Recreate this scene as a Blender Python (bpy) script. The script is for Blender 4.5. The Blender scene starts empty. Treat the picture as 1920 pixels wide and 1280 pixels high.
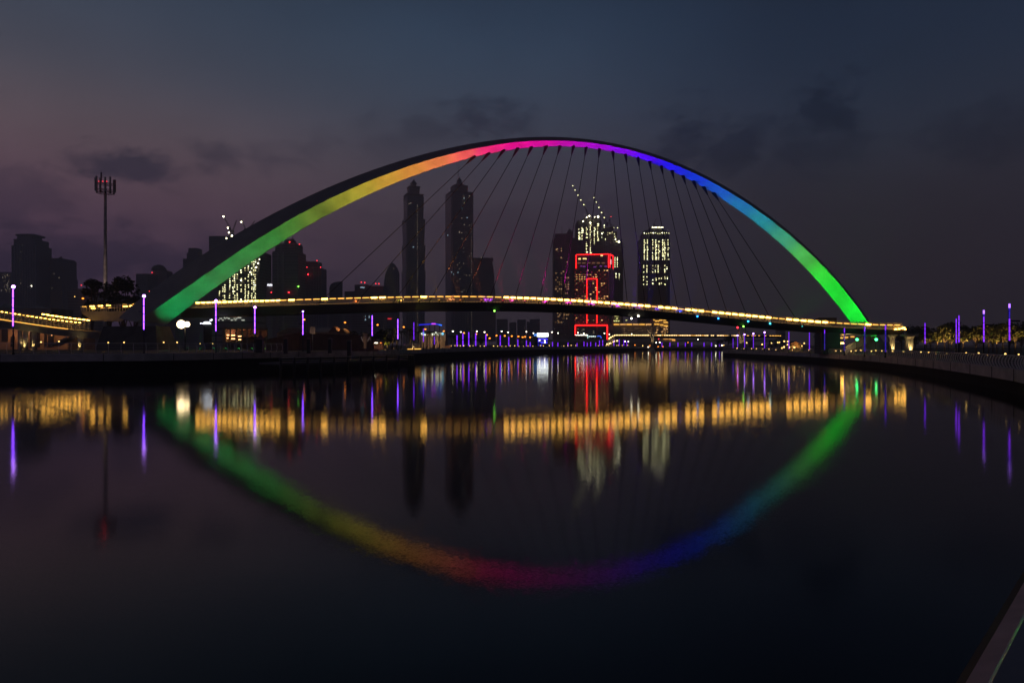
import bpy, math, random
import numpy as np
from mathutils import Vector, Matrix

random.seed(7)
SC = bpy.context.scene
COL = SC.collection
R = math.radians

# ------------------------------------------------------------------ camera, world, sun, exposure
F = 1280.0          # focal length in photograph pixels
HOR = 646.0         # horizon row
CAMZ = 4.4          # eye height above the water
cam_d = bpy.data.cameras.new('camera')
cam = bpy.data.objects.new('camera', cam_d)
COL.objects.link(cam)
cam.location = (0, 0, CAMZ)
cam.rotation_euler = (R(90), 0, 0)
cam_d.sensor_width = 36.0
cam_d.lens = 36.0 * F / 1920.0
cam_d.shift_y = (HOR - 640.0) / 1920.0
cam_d.clip_start = 0.1
cam_d.clip_end = 20000
SC.camera = cam
SC.view_settings.view_transform = 'Standard'
SC.view_settings.look = 'None'
SC.view_settings.exposure = 0.0
SC.view_settings.gamma = 1.0
SC.cycles.use_denoising = True
SC.cycles.max_bounces = 6
SC.cycles.diffuse_bounces = 2
SC.cycles.glossy_bounces = 3
SC.cycles.volume_bounces = 0
SC.cycles.sample_clamp_indirect = 4.0
SC.cycles.caustics_reflective = False
SC.cycles.caustics_refractive = False


def lin(c):
    return tuple(((v / 255.0) / 12.92 if v <= 10 else (((v / 255.0) + 0.055) / 1.055) ** 2.4) for v in c)


def build_world():
    w = bpy.data.worlds.new('World')
    SC.world = w
    w.use_nodes = True
    nt = w.node_tree
    N, L = nt.nodes, nt.links
    for n in list(N):
        N.remove(n)
    out = N.new('ShaderNodeOutputWorld')
    bg = N.new('ShaderNodeBackground')
    L.new(bg.outputs[0], out.inputs[0])
    tc = N.new('ShaderNodeTexCoord')
    sep = N.new('ShaderNodeSeparateXYZ')
    L.new(tc.outputs['Generated'], sep.inputs[0])

    def ramp(stops):
        r = N.new('ShaderNodeValToRGB')
        r.color_ramp.interpolation = 'B_SPLINE'
        e = r.color_ramp.elements
        while len(e) > 1:
            e.remove(e[-1])
        e[0].position = stops[0][0]
        e[0].color = (*lin(stops[0][1]), 1)
        for p, c in stops[1:]:
            q = e.new(p)
            q.color = (*lin(c), 1)
        L.new(sep.outputs[2], r.inputs[0])
        return r
    left = ramp([(0, (62, 47, 74)), (.07, (76, 58, 86)), (.13, (112, 82, 108)), (.19, (124, 94, 110)), (.26, (116, 99, 106)),
                 (.33, (84, 86, 99)), (.42, (66, 78, 97)), (.62, (36,41,50)), (.9, (24, 27, 33))])
    mid = ramp([(0, (58, 50, 60)), (.12, (74, 64, 74)), (.22, (80, 74, 86)), (.30, (69, 76, 93)), (.37, (60, 77, 98)),
                (.45, (45, 66, 90)), (.62, (27,31,39)), (.9, (19, 21, 26))])
    right = ramp([(0, (48, 40, 48)), (.10, (50, 43, 51)), (.20, (52, 49, 60)), (.28, (46, 55, 73)), (.36, (36, 50, 72)),
                  (.45, (28, 42, 62)), (.62, (19,22,29)), (.9, (14, 16, 20))])

    def mapr(val, a, b, smooth=True):
        m = N.new('ShaderNodeMapRange')
        m.interpolation_type = 'SMOOTHSTEP' if smooth else 'LINEAR'
        m.inputs['From Min'].default_value = a
        m.inputs['From Max'].default_value = b
        L.new(val, m.inputs['Value'])
        return m.outputs[0]

    def mix(fac, a, b):
        m = N.new('ShaderNodeMix')
        m.data_type = 'RGBA'
        if isinstance(fac, float):
            m.inputs[0].default_value = fac
        else:
            L.new(fac, m.inputs[0])
        L.new(a, m.inputs[6])
        if isinstance(b, tuple):
            m.inputs[7].default_value = (*b, 1)
        else:
            L.new(b, m.inputs[7])
        return m.outputs[2]

    def math_(op, a, b=None):
        m = N.new('ShaderNodeMath')
        m.operation = op
        for i, v in enumerate((a, b)):
            if v is None:
                continue
            if isinstance(v, (int, float)):
                m.inputs[i].default_value = v
            else:
                L.new(v, m.inputs[i])
        return m.outputs[0]
    c1 = mix(mapr(sep.outputs[0], -0.62, 0.02), left.outputs[0], mid.outputs[0])
    c2 = mix(mapr(sep.outputs[0], -0.02, 0.42), c1, right.outputs[0])
    # a few low clouds, each with its own place in the sky and ragged edges
    no = N.new('ShaderNodeTexNoise')
    no.inputs['Scale'].default_value = 17.0
    no.inputs['Detail'].default_value = 8.0
    no.inputs['Roughness'].default_value = 0.62
    mp = N.new('ShaderNodeMapping')
    mp.inputs['Scale'].default_value = (1, 1, 1.9)
    L.new(tc.outputs['Generated'], mp.inputs[0])
    L.new(mp.outputs[0], no.inputs[0])
    total = None
    clouds = [(240, 312, .060, .026, .95), (152, 300, .025, .018, .6), (408, 298, .035, .020, .65), (530, 300, .05, .020, .5), (880, 218, .055, .030, .75), (945, 222, .05, .028, .6),
              (790, 238, .06, .022, .45), (700, 262, .07, .025, .35), (1300, 255, .06, .045, .7), (1385, 285, .07, .045, .65), (1548, 208, .045, .040, .8), (1490, 285, .10, .045, .45), (1850, 235, .08, .045, .45),
              (120, 470, .24, .045, .75), (20, 370, .08, .03, .5), (960, 420, .25, .04, .3)]
    for px, py, sx, sz, amt in clouds:
        d = Vector(((px - 960) / F, 1, (HOR - py) / F)).normalized()
        s = N.new('ShaderNodeVectorMath')
        s.operation = 'SUBTRACT'
        L.new(tc.outputs['Generated'], s.inputs[0])
        s.inputs[1].default_value = d
        k = N.new('ShaderNodeVectorMath')
        k.operation = 'MULTIPLY'
        L.new(s.outputs[0], k.inputs[0])
        k.inputs[1].default_value = (1 / sx, .5 / sx, 1 / sz)
        ln = N.new('ShaderNodeVectorMath')
        ln.operation = 'LENGTH'
        L.new(k.outputs[0], ln.inputs[0])
        dd = math_('ADD', ln.outputs['Value'], math_('MULTIPLY', math_('SUBTRACT', no.outputs['Fac'], .5), 3.4))
        m = math_('MULTIPLY', mapr(dd, 1.25, .1), amt)
        total = m if total is None else math_('MAXIMUM', total, m)
    tint = mix(mapr(sep.outputs[0], -0.3, 0.3), left.outputs[0], right.outputs[0])
    dark = N.new('ShaderNodeMix')
    dark.data_type = 'RGBA'
    dark.blend_type = 'MULTIPLY'
    dark.inputs[0].default_value = 1.0
    L.new(tint, dark.inputs[6])
    dark.inputs[7].default_value = (.30, .38, .50, 1)
    c3 = mix(math_('MULTIPLY', total, .95), c2, dark.outputs[2])
    no2 = N.new('ShaderNodeTexNoise')
    no2.inputs['Scale'].default_value = 4.0
    no2.inputs['Detail'].default_value = 4.0
    L.new(mp.outputs[0], no2.inputs[0])
    soft = mapr(no2.outputs['Fac'], .2, .8, False)
    brt = N.new('ShaderNodeVectorMath')
    brt.operation = 'SCALE'
    L.new(c3, brt.inputs[0])
    L.new(math_('ADD', math_('MULTIPLY', soft, .22), .89), brt.inputs['Scale'])
    # twilight from a sun well below the horizon
    sky = N.new('ShaderNodeTexSky')
    sky.sky_type = 'NISHITA'
    sky.sun_disc = False
    sky.sun_elevation = R(-6)
    sky.sun_rotation = R(-60)
    sc = N.new('ShaderNodeVectorMath')
    sc.operation = 'SCALE'
    L.new(sky.outputs[0], sc.inputs[0])
    sc.inputs['Scale'].default_value = 0.05
    ad = N.new('ShaderNodeVectorMath')
    ad.operation = 'ADD'
    L.new(brt.outputs[0], ad.inputs[0])
    L.new(sc.outputs[0], ad.inputs[1])
    L.new(ad.outputs[0], bg.inputs[0])
    bg.inputs[1].default_value = 1.03


build_world()

sun_d = bpy.data.lights.new('sun', 'SUN')
sun_d.energy = 0.015
sun_d.angle = R(20)
sun_d.color = (1.0, .8, .75)
sun = bpy.data.objects.new('sun', sun_d)
COL.objects.link(sun)
sun.rotation_euler = (R(86), 0, R(60 + 180))


# ------------------------------------------------------------------ helpers
def P(px, py, D):
    """the point of the world seen at photograph pixel px, py when D metres away"""
    return Vector(((px - 960) / F * D, D, CAMZ + (HOR - py) / F * D))


def X(px, D):
    return (px - 960) / F * D


def Z(py, D):
    return CAMZ + (HOR - py) / F * D


def interp(x, xs, ys):
    return float(np.interp(x, xs, ys))


ORD = ['first', 'second', 'third', 'fourth', 'fifth', 'sixth', 'seventh', 'eighth', 'ninth', 'tenth', 'eleventh', 'twelfth',
       'thirteenth', 'fourteenth', 'fifteenth', 'sixteenth', 'seventeenth', 'eighteenth', 'nineteenth', 'twentieth']
ORD += ['twenty-' + o for o in ORD[:9]] + ['thirtieth'] + ['thirty-' + o for o in ORD[:9]] + ['fortieth']


class MB:
    """collects shapes; build() links them as ONE mesh object"""

    def __init__(self):
        self.v, self.f, self.sm = [], [], []

    def add(self, vs, fs, smooth=False):
        o = len(self.v)
        self.v += [tuple(v) for v in vs]
        self.f += [tuple(i + o for i in f) for f in fs]
        self.sm += [smooth] * len(fs)
        return self

    def box(self, x0, x1, y0, y1, z0, z1):
        vs = [(x0, y0, z0), (x1, y0, z0), (x1, y1, z0), (x0, y1, z0), (x0, y0, z1), (x1, y0, z1), (x1, y1, z1), (x0, y1, z1)]
        return self.add(vs, [(0, 3, 2, 1), (4, 5, 6, 7), (0, 1, 5, 4), (1, 2, 6, 5), (2, 3, 7, 6), (3, 0, 4, 7)])

    def prism(self, pts, z0, z1, top=None):
        top = top or pts
        n = len(pts)
        vs = [(p[0], p[1], z0) for p in pts] + [(p[0], p[1], z1) for p in top]
        fs = [tuple(range(n - 1, -1, -1)), tuple(range(n, 2 * n))]
        fs += [(i, (i + 1) % n, n + (i + 1) % n, n + i) for i in range(n)]
        return self.add(vs, fs)

    def loft(self, rings, closed=True, caps=True, smooth=False):
        n = len(rings[0])
        vs = [p for r in rings for p in r]
        fs = []
        m = n if closed else n - 1
        for k in range(len(rings) - 1):
            for i in range(m):
                j = (i + 1) % n
                fs.append((k * n + i, k * n + j, (k + 1) * n + j, (k + 1) * n + i))
        o = len(self.v)
        self.add(vs, fs, smooth)
        if caps and closed:
            self.f.append(tuple(o + i for i in range(n - 1, -1, -1)))
            self.f.append(tuple(o + (len(rings) - 1) * n + i for i in range(n)))
            self.sm += [False, False]
        return self

    def tube(self, path, r, n=6, smooth=True):
        path = [Vector(p) for p in path]
        rings = []
        for i, p in enumerate(path):
            a = path[max(0, i - 1)]
            b = path[min(len(path) - 1, i + 1)]
            t = (b - a).normalized()
            u = t.cross(Vector((0, 0, 1)))
            if u.length < 1e-3:
                u = Vector((1, 0, 0))
            u.normalize()
            w = u.cross(t)
            rr = r[i] if isinstance(r, (list, tuple)) else r
            rings.append([p + (u * math.cos(2 * math.pi * k / n) + w * math.sin(2 * math.pi * k / n)) * rr for k in range(n)])
        return self.loft(rings, smooth=smooth)

    def bar(self, a, b, w, h=None):
        """square bar from a to b"""
        a, b = Vector(a), Vector(b)
        h = h or w
        t = (b - a).normalized()
        u = t.cross(Vector((0, 0, 1)))
        if u.length < 1e-3:
            u = Vector((1, 0, 0))
        u.normalize()
        v = u.cross(t)
        r = [[p + u * sx * w / 2 + v * sy * h / 2 for sx, sy in ((-1, -1), (1, -1), (1, 1), (-1, 1))] for p in (a, b)]
        return self.loft(r)

    def ball(self, c, r, n=8, m=5, sz=1.0):
        c = Vector(c)
        rings = []
        for k in range(m + 1):
            th = math.pi * (k + .02) / (m + .04)
            rings.append([c + Vector((math.cos(2 * math.pi * i / n) * math.sin(th) * r, math.sin(2 * math.pi * i / n) * math.sin(th) * r,
                                      -math.cos(th) * r * sz)) for i in range(n)])
        return self.loft(rings, smooth=True)

    def build(self, name, mat, parent=None, loc=None):
        me = bpy.data.meshes.new(name)
        me.from_pydata(self.v, [], self.f)
        me.polygons.foreach_set('use_smooth', self.sm)
        me.materials.append(mat)
        me.update()
        o = bpy.data.objects.new(name, me)
        COL.objects.link(o)
        if parent is not None:
            o.parent = parent
        if loc is not None:
            o.location = loc
        return o


def tag(o, label=None, cat=None, group=None, kind=None):
    if label:
        o['label'] = label
    if cat:
        o['category'] = cat
    if group:
        o['group'] = group
    if kind:
        o['kind'] = kind
    return o


def thing(name, label, cat, loc=(0, 0, 0), group=None):
    o = bpy.data.objects.new(name, None)
    COL.objects.link(o)
    o.location = loc
    o.empty_display_size = 1
    return tag(o, label, cat, group)


def copy_tree(o, loc, label, parent=None):
    c = o.copy()
    COL.objects.link(c)
    if parent is not None:
        c.parent = parent
    else:
        c.location = loc
        c['label'] = label
    for ch in list(o.children):
        copy_tree(ch, None, None, c)
    return c


def place(src_mesh_obj, parent, name, loc, scale=None):
    """a further part sharing the mesh of the first"""
    o = bpy.data.objects.new(name, src_mesh_obj)
    COL.objects.link(o)
    o.parent = parent
    o.location = loc
    if scale:
        o.scale = scale
    return o


# ------------------------------------------------------------------ materials
MATS = {}


def mat(name, col, rough=.7, metal=0.0, var=.25, scale=.6, bump=0.0, spec=.5):
    if name in MATS:
        return MATS[name]
    m = bpy.data.materials.new(name)
    m.use_nodes = True
    nt = m.node_tree
    b = nt.nodes['Principled BSDF']
    b.inputs['Roughness'].default_value = rough
    b.inputs['Metallic'].default_value = metal
    b.inputs['Specular IOR Level'].default_value = spec
    tc = nt.nodes.new('ShaderNodeTexCoord')
    no = nt.nodes.new('ShaderNodeTexNoise')
    no.inputs['Scale'].default_value = scale
    no.inputs['Detail'].default_value = 5
    nt.links.new(tc.outputs['Object'], no.inputs[0])
    r = nt.nodes.new('ShaderNodeValToRGB')
    r.color_ramp.elements[0].position = .3
    r.color_ramp.elements[1].position = .7
    r.color_ramp.elements[0].color = (*[c * (1 - var) for c in col], 1)
    r.color_ramp.elements[1].color = (*[min(1, c * (1 + var)) for c in col], 1)
    nt.links.new(no.outputs['Fac'], r.inputs[0])
    nt.links.new(r.outputs[0], b.inputs['Base Color'])
    if bump:
        bn = nt.nodes.new('ShaderNodeBump')
        bn.inputs['Strength'].default_value = bump
        nt.links.new(no.outputs['Fac'], bn.inputs['Height'])
        nt.links.new(bn.outputs[0], b.inputs['Normal'])
    MATS[name] = m
    return m


def facade(name, wall, glass, bw=4.0, bh=3.6, mortar=.25, rough=.5):
    """storeys of window glass between piers and slab edges, laid out in the building's own metres"""
    if name in MATS:
        return MATS[name]
    m = bpy.data.materials.new(name)
    m.use_nodes = True
    nt = m.node_tree
    b = nt.nodes['Principled BSDF']
    b.inputs['Roughness'].default_value = rough
    tc = nt.nodes.new('ShaderNodeTexCoord')
    sp = nt.nodes.new('ShaderNodeSeparateXYZ')
    nt.links.new(tc.outputs['Object'], sp.inputs[0])
    ad = nt.nodes.new('ShaderNodeMath')
    ad.operation = 'ADD'
    nt.links.new(sp.outputs[0], ad.inputs[0])
    nt.links.new(sp.outputs[1], ad.inputs[1])
    cb = nt.nodes.new('ShaderNodeCombineXYZ')
    nt.links.new(ad.outputs[0], cb.inputs[0])
    nt.links.new(sp.outputs[2], cb.inputs[1])
    br = nt.nodes.new('ShaderNodeTexBrick')
    br.offset = 0
    br.inputs['Scale'].default_value = 1
    br.inputs['Brick Width'].default_value = bw
    br.inputs['Row Height'].default_value = bh
    br.inputs['Mortar Size'].default_value = mortar * min(bw, bh)
    br.inputs['Mortar Smooth'].default_value = 0
    br.inputs['Bias'].default_value = 0
    br.inputs['Color1'].default_value = (*[c * .7 for c in glass], 1)
    br.inputs['Color2'].default_value = (*[c * 1.3 for c in glass], 1)
    br.inputs['Mortar'].default_value = (*wall, 1)
    nt.links.new(cb.outputs[0], br.inputs[0])
    nt.links.new(br.outputs[0], b.inputs['Base Color'])
    MATS[name] = m
    return m


def glow(name, col, strength, sample=True):
    if name in MATS:
        return MATS[name]
    m = bpy.data.materials.new(name)
    m.use_nodes = True
    b = m.node_tree.nodes['Principled BSDF']
    b.inputs['Base Color'].default_value = (.1, .1, .1, 1)
    b.inputs['Emission Color'].default_value = (*col, 1)
    b.inputs['Emission Strength'].default_value = strength
    if not sample:
        m.cycles.emission_sampling = 'NONE'
    MATS[name] = m
    return m


concrete = mat('concrete', (.30, .28, .27), .8, var=.3, scale=.35, bump=.15)
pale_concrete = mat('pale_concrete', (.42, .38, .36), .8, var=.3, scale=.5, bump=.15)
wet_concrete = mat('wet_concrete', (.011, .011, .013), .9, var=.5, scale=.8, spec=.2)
paving = mat('paving', (.09, .085, .085), .7, var=.25, scale=.8)
earth = mat('earth', (.05, .05, .042), .9, var=.4, scale=.05)
dark_steel = mat('dark_steel', (.03, .03, .034), .45, .6)
steel = mat('brushed_steel', (.5, .5, .5), .32, 1.0, var=.1, scale=6)
rail_steel = mat('railing_steel', (.55, .53, .5), .5, .3, var=.1, scale=4)
arch_dark = mat('arch_shell_paint', (.20, .19, .22), .55, 0, var=.15, scale=.2)  # grey, darker than the soffit paint
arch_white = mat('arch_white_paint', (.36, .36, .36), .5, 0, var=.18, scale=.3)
deck_under = mat('deck_soffit_steel', (.035, .034, .036), .5, .2, var=.3, scale=.2)
cable_steel = mat('cable_sheath', (.02, .019, .02), .9, 0, spec=.1)
bark = mat('bark', (.12, .085, .06), .9, var=.4, scale=4)
leafy = mat('foliage', (.11, .115, .035), .7, var=.5, scale=3)
dark_leaf = mat('dark_foliage', (.035, .05, .026), .8, var=.5, scale=2)
palm_leaf = mat('palm_foliage', (.06, .085, .03), .7, var=.4, scale=3)
plaster = mat('villa_plaster', (.33, .24, .19), .85, var=.25, scale=.4)
roof_tile = mat('roof_tile', (.16, .09, .07), .85, var=.3, scale=1.5)
white_paint = mat('white_paint', (.7, .7, .68), .6, var=.08)
glass_dark = mat('dark_glass', (.02, .024, .03), .12, 0, var=.3)

WARM = glow('warm_strip_light', (1.0, .49, .075), 17.0)
WARM_DIM = glow('warm_strip_light_dim', (1.0, .48, .08), 2.8)
WARM_FAR = glow('warm_strip_light_far', (1.0, .66, .26), 3.2)
SODIUM = glow('sodium_lamp', (1.0, .25, .025), 4.2)
COOLW = glow('white_lamp', (1.0, .92, .66), 10.0)
VIOLET = glow('violet_tube', (.20, .045, 1.0), 8.0)
VIOLET_FAR = glow('violet_tube_dimmer', (.20, .02, 1.0), 1.5)
BLUE_TUBE = glow('blue_tube', (.06, .02, .8), .5)
VIOLET_BALL = glow('violet_globe', (.5, .22, 1.0), 12.0)
BOLL = glow('bollard_lamp', (1.0, .60, .17), 4.0)
RED_BEACON = glow('red_beacon', (1.0, .03, .05), 5.0, False)
GREEN_BEACON = glow('green_beacon', (.25, 1.0, .08), 6.0, False)
NEON = glow('red_neon', (1.0, .012, .012), 5.0)
NEON_DOT = glow('red_dot', (1.0, .04, .06), 1.3, False)
WIN_GOLD = glow('gold_window', (1.0, .52, .16), 1.2, False)
WIN_GOLD_DIM = glow('gold_window_dim', (1.0, .55, .22), .35, False)
WIN_PALE = glow('pale_work_light', (.95, .90, .45), 3.4, False)
WIN_FLOOD = glow('site_floodlight', (1.0, .93, .6), 12.0, False)
WIN_FAINT = glow('faint_window', (.85, .66, .42), .45, False)
WIN_BLUE = glow('bluish_window', (.5, .75, .9), .9, False)

# ------------------------------------------------------------------ quays, ground, water
LW = [(-400, 712), (0, 705), (270, 702), (400, 697), (480, 693), (560, 688.8), (640, 685), (700, 682), (750, 679), (800, 675), (850, 671), (900, 668),
      (950, 665.4), (1000, 663.4), (1050, 662), (1100, 661), (1150, 659.8), (1190, 659)]
RW = [(1355, 667), (1400, 669.3), (1440, 672), (1520, 677.5), (1600, 685), (1650, 690.5), (1700, 697.5), (1750, 706), (1800, 716), (1860, 729), (1920, 745)]


def wl(p):
    D = F * CAMZ / (p[1] - HOR)
    return (X(p[0], D), D)


left_edge = [wl(p) for p in LW]
right_edge = [wl(p) for p in RW] + [(34, 43.5), (25, 31.5), (14.5, 18), (7.5, 9.3), (4.4, 5.6), (2.4, 3.3), (1.28, 2.08), (0, .74), (-3, -2.6), (-10, -12), (-30, -45)]


def smooth_path(pts, n=6):
    out = []
    q = [Vector((*p, 0)) if len(p) == 2 else Vector(p) for p in pts]
    for i in range(len(q) - 1):
        p0, p1, p2, p3 = q[max(0, i - 1)], q[i], q[i + 1], q[min(len(q) - 1, i + 2)]
        for k in range(n):
            t = k / n
            out.append(.5 * ((2 * p1) + (p2 - p0) * t + (2 * p0 - 5 * p1 + 4 * p2 - p3) * t * t + (3 * p1 - p0 - 3 * p2 + p3) * t ** 3))
    out.append(q[-1])
    return out


LE = smooth_path(left_edge, 3)
RE = smooth_path(right_edge, 3)
ZL, ZR = 3.1, 2.25


def offset(path, d):
    """path moved sideways by d (positive = to the left of travel)"""
    out = []
    for i, p in enumerate(path):
        a, b = path[max(0, i - 1)], path[min(len(path) - 1, i + 1)]
        t = (b - a)
        t.z = 0
        t.normalize()
        out.append(p + Vector((-t.y, t.x, 0)) * d)
    return out


def sheet(name, a, b, z, m):
    """ground between two rows of points"""
    n = len(a)
    vs = [(p[0], p[1], z) for p in a] + [(p[0], p[1], z) for p in b]
    fs = []
    for i in range(n - 1):
        f = (i, i + 1, n + i + 1, n + i)
        p, q, r = Vector(vs[f[0]]), Vector(vs[f[1]]), Vector(vs[f[3]])
        fs.append(f if (q - p).cross(r - p).z > 0 else f[::-1])
    return tag(MB().add(vs, fs).build(name, m), kind='structure')


FARZ = 2.3
li = offset(LE, .8)
ri = offset(RE, .8)
la = [(-2200, 60)] + [(p.x, p.y) for p in li] + [(84, 470), (95, 545), (400, 610), (2200, 900)]
sheet('ground', la, [(p[0], 2250) for p in la], ZL - .02, earth)
sheet('promenade', li, offset(LE, 9), ZL - .014, paving)
ra = [(400, 520), (150, 420), (112, 330), (90, 285)] + [(p.x, p.y) for p in ri] + [(-60, -200)]
sheet('ground', ra, [(2200, p[1] + (180 if k == 0 else 0)) for k, p in enumerate(ra)], ZR - .02, earth)
sheet('promenade', ri, offset(RE, 7), ZR - .014, paving)


def quay(path, top, label, name='quay_wall'):
    t = thing(name, label, 'quay wall')
    inner = offset(path, .8)
    prof = []
    for p, q in zip(path, inner):
        prof.append([(p.x, p.y, top - 1.1), (p.x, p.y, top), (q.x, q.y, top), (q.x, q.y, top - 1.1)])
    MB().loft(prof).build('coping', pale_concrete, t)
    j_ = MB()
    for p, q in zip(path[1:-1:2], path[2::2]):
        n_ = max(1, int((q - p).length / 5))
        for k in range(n_):
            c = p.lerp(q, k / n_)
            d = (q - p).normalized()
            s_ = Vector((d.y, -d.x, 0))
            j_.bar(Vector((c.x, c.y, top - 1.08)) + s_ * .01, Vector((c.x, c.y, top - .01)) + s_ * .01, .07, .05)
    j_.build('joint_lines', wet_concrete, t)
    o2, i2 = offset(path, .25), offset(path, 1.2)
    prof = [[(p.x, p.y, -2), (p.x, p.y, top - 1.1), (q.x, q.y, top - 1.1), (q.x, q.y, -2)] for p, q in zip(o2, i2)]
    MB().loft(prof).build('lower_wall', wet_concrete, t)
    return t


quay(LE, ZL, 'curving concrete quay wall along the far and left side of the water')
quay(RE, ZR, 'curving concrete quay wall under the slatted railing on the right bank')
fs = [Vector((95, 545, 0)), Vector((200, 575, 0)), Vector((400, 610, 0))]
quay(fs, 2.6, 'short distant quay wall seen through the gap beyond the small pylon bridge')
rtip = smooth_path([(112, 330), (90, 285), left_edge and (83, 268)], 3)


def water():
    m = bpy.data.materials.new('canal_water')
    m.use_nodes = True
    nt = m.node_tree
    b = nt.nodes['Principled BSDF']
    b.inputs['Base Color'].default_value = (.003, .004, .006, 1)
    b.inputs['Roughness'].default_value = .058
    b.inputs['IOR'].default_value = 1.27
    tc = nt.nodes.new('ShaderNodeTexCoord')
    def vmath(op, a, b):
        n = nt.nodes.new('ShaderNodeVectorMath')
        n.operation = op
        for k, v in enumerate((a, b)):
            if v is None:
                continue
            if isinstance(v, tuple):
                n.inputs[k].default_value = v
            else:
                nt.links.new(v, n.inputs[k])
        return n.outputs[0]
    acc = None
    # tiny wind ripples: slopes in x and y from noise, finest strongest
    for sc, ax, ay in (((19.0, 51.0, 1), .04, .040), ((1.2, 3.6, 1), .005, .006), ((.10, .30, 1), .005, .005)):
        mp = nt.nodes.new('ShaderNodeMapping')
        mp.inputs['Scale'].default_value = sc
        nt.links.new(tc.outputs['Object'], mp.inputs[0])
        no = nt.nodes.new('ShaderNodeTexNoise')
        no.inputs['Scale'].default_value = 1
        no.inputs['Detail'].default_value = 1
        nt.links.new(mp.outputs[0], no.inputs[0])
        v = vmath('MULTIPLY', vmath('SUBTRACT', no.outputs['Color'], (.5, .5, .5)), (ax, ay, 0))
        acc = v if acc is None else vmath('ADD', acc, v)
    nv = vmath('NORMALIZE', vmath('ADD', acc, (0, 0, 1)), None)
    nt.links.new(nv, b.inputs['Normal'])
    o = MB().add([(-2200, -200, 0), (2200, -200, 0), (2200, 1500, 0), (-2200, 1500, 0)], [(0, 1, 2, 3)]).build('water', m)
    tag(o, kind='structure')


water()


# ------------------------------------------------------------------ quay railings
def railing(path, z, h, label, step, n_parts, group='quay railings', bow=.22, lit=None):
    t = thing('railing', label, 'railing', group=group)
    # resample
    L = [0]
    for a, b in zip(path, path[1:]):
        L.append(L[-1] + (b - a).length)
    tot = L[-1]

    def at(s):
        for i in range(len(L) - 1):
            if s <= L[i + 1]:
                k = (s - L[i]) / max(1e-6, L[i + 1] - L[i])
                d = (path[i + 1] - path[i]).normalized()
                return path[i].lerp(path[i + 1], k), d
        return path[-1], (path[-1] - path[-2]).normalized()
    top = [(p.x, p.y, z + h) for p in path]
    MB().tube(top, .055, 6).build('handrail', rail_steel, t)
    wires = MB()
    for k in range(1, 6):
        f = k / 6
        off = bow * math.sin(math.pi * f)
        q = offset(path, -off)
        wires.tube([(p.x, p.y, z + h * f) for p in q], .012, 4)
    wires.build('rail_wires', rail_steel, t)
    n = int(tot / step)
    rest = MB()
    ms = None
    m = MB()
    r = []
    for k in range(7):
        f = k / 6
        off = bow * math.sin(math.pi * f)
        r.append([(-.03 + 0, off - .05, h * f), (.03, off - .05, h * f), (.03, off + .05, h * f), (-.03, off + .05, h * f)])
    m.loft(r)
    order = []
    for i in range(n + 1):
        p, d = at(i * step)
        order.append((p.length, p.copy(), d.copy()))
    order.sort(key=lambda q: q[0])
    for i, (_, p, d) in enumerate(order):
        ang = math.atan2(d.y, d.x) + math.pi
        if i < n_parts:
            if ms is None:
                o = m.build('post', rail_steel, t)
                ms = o.data
            else:
                o = place(ms, t, 'post', (0, 0, 0))
            o.location = (p.x, p.y, z)
            o.rotation_euler = (0, 0, ang)
        else:
            mx = Matrix.Translation((p.x, p.y, z)) @ Matrix.Rotation(ang, 4, 'Z')
            rest.add([mx @ Vector(v) for v in m.v], m.f)
    if rest.v:
        tag(rest.build('far_posts', rail_steel, t), kind='stuff')
    return t


rr = [p for p in offset(RE, .35) if p.y > 20 and p.y < 290]
railing(rr, ZR, 1.15, 'slatted steel railing curving along the right bank below the violet columns', 1.15, 100)
lr1 = [p for p in offset(LE, .35) if p.x > -140 and p.y < 128]
railing(lr1, ZL, 1.5, 'dark railing along the left quay in front of the arch foot', 1.6, 100)

# broad handrail beside the camera
nearp = [p for p in smooth_path([(30, 37), (14.8, 18), (8.0, 9.6), (4.62, 5.55), (2.42, 3.2), (1.30, 2.02), (0, .66), (-3, -2.45), (-9, -8.6)], 10)]
nr = thing('handrail', 'broad steel handrail passing close by the lower right corner over the water', 'handrail')


def rail_strip(prof, name, m, smooth=False):
    rings_ = []
    for i, p in enumerate(nearp):
        a, b = nearp[max(0, i - 1)], nearp[min(len(nearp) - 1, i + 1)]
        t_ = (b - a).normalized()
        s_ = Vector((-t_.y, t_.x, 0))       # towards the promenade
        rings_.append([Vector((p.x, p.y, 3.4)) + s_ * u + Vector((0, 0, v)) for u, v in prof])
    MB().loft(rings_, closed=False, caps=False, smooth=smooth).build(name, m, nr)


rail_strip([(.30, -.22), (0, -.22), (0, -.02), (.030, .0)], 'edge_plate', mat('edge_shade_paint', (.02, .018, .018), .7, var=.3, scale=9))  # shade on the rail's outer side, put into a near-black colour
rail_strip([(.0302, .0), (.085, .020)], 'bevel', mat('brown_bevel_paint', (.62, .42, .40), .75, var=.22, scale=5, bump=.05))  # pinkish brown band along the bevel
rail_strip([(.0852, .0201), (.0885, .0213), (.0920, .0229), (.0948, .02435)], 'mirror_strip', mat('mirror_strip', (.75, .75, .75), .16, 1.0, var=.1, scale=8), True)  # added strip, tilted so it mirrors the green arch as a streak
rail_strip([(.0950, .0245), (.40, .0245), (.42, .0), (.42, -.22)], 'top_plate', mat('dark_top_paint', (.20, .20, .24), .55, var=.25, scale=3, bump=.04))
for k in range(0, len(nearp), 6):
    p = nearp[k]
    MB().box(p.x + .12, p.x + .20, p.y - .14, p.y - .06, ZR - .02, 3.20).build('post', dark_steel, nr)


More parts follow.
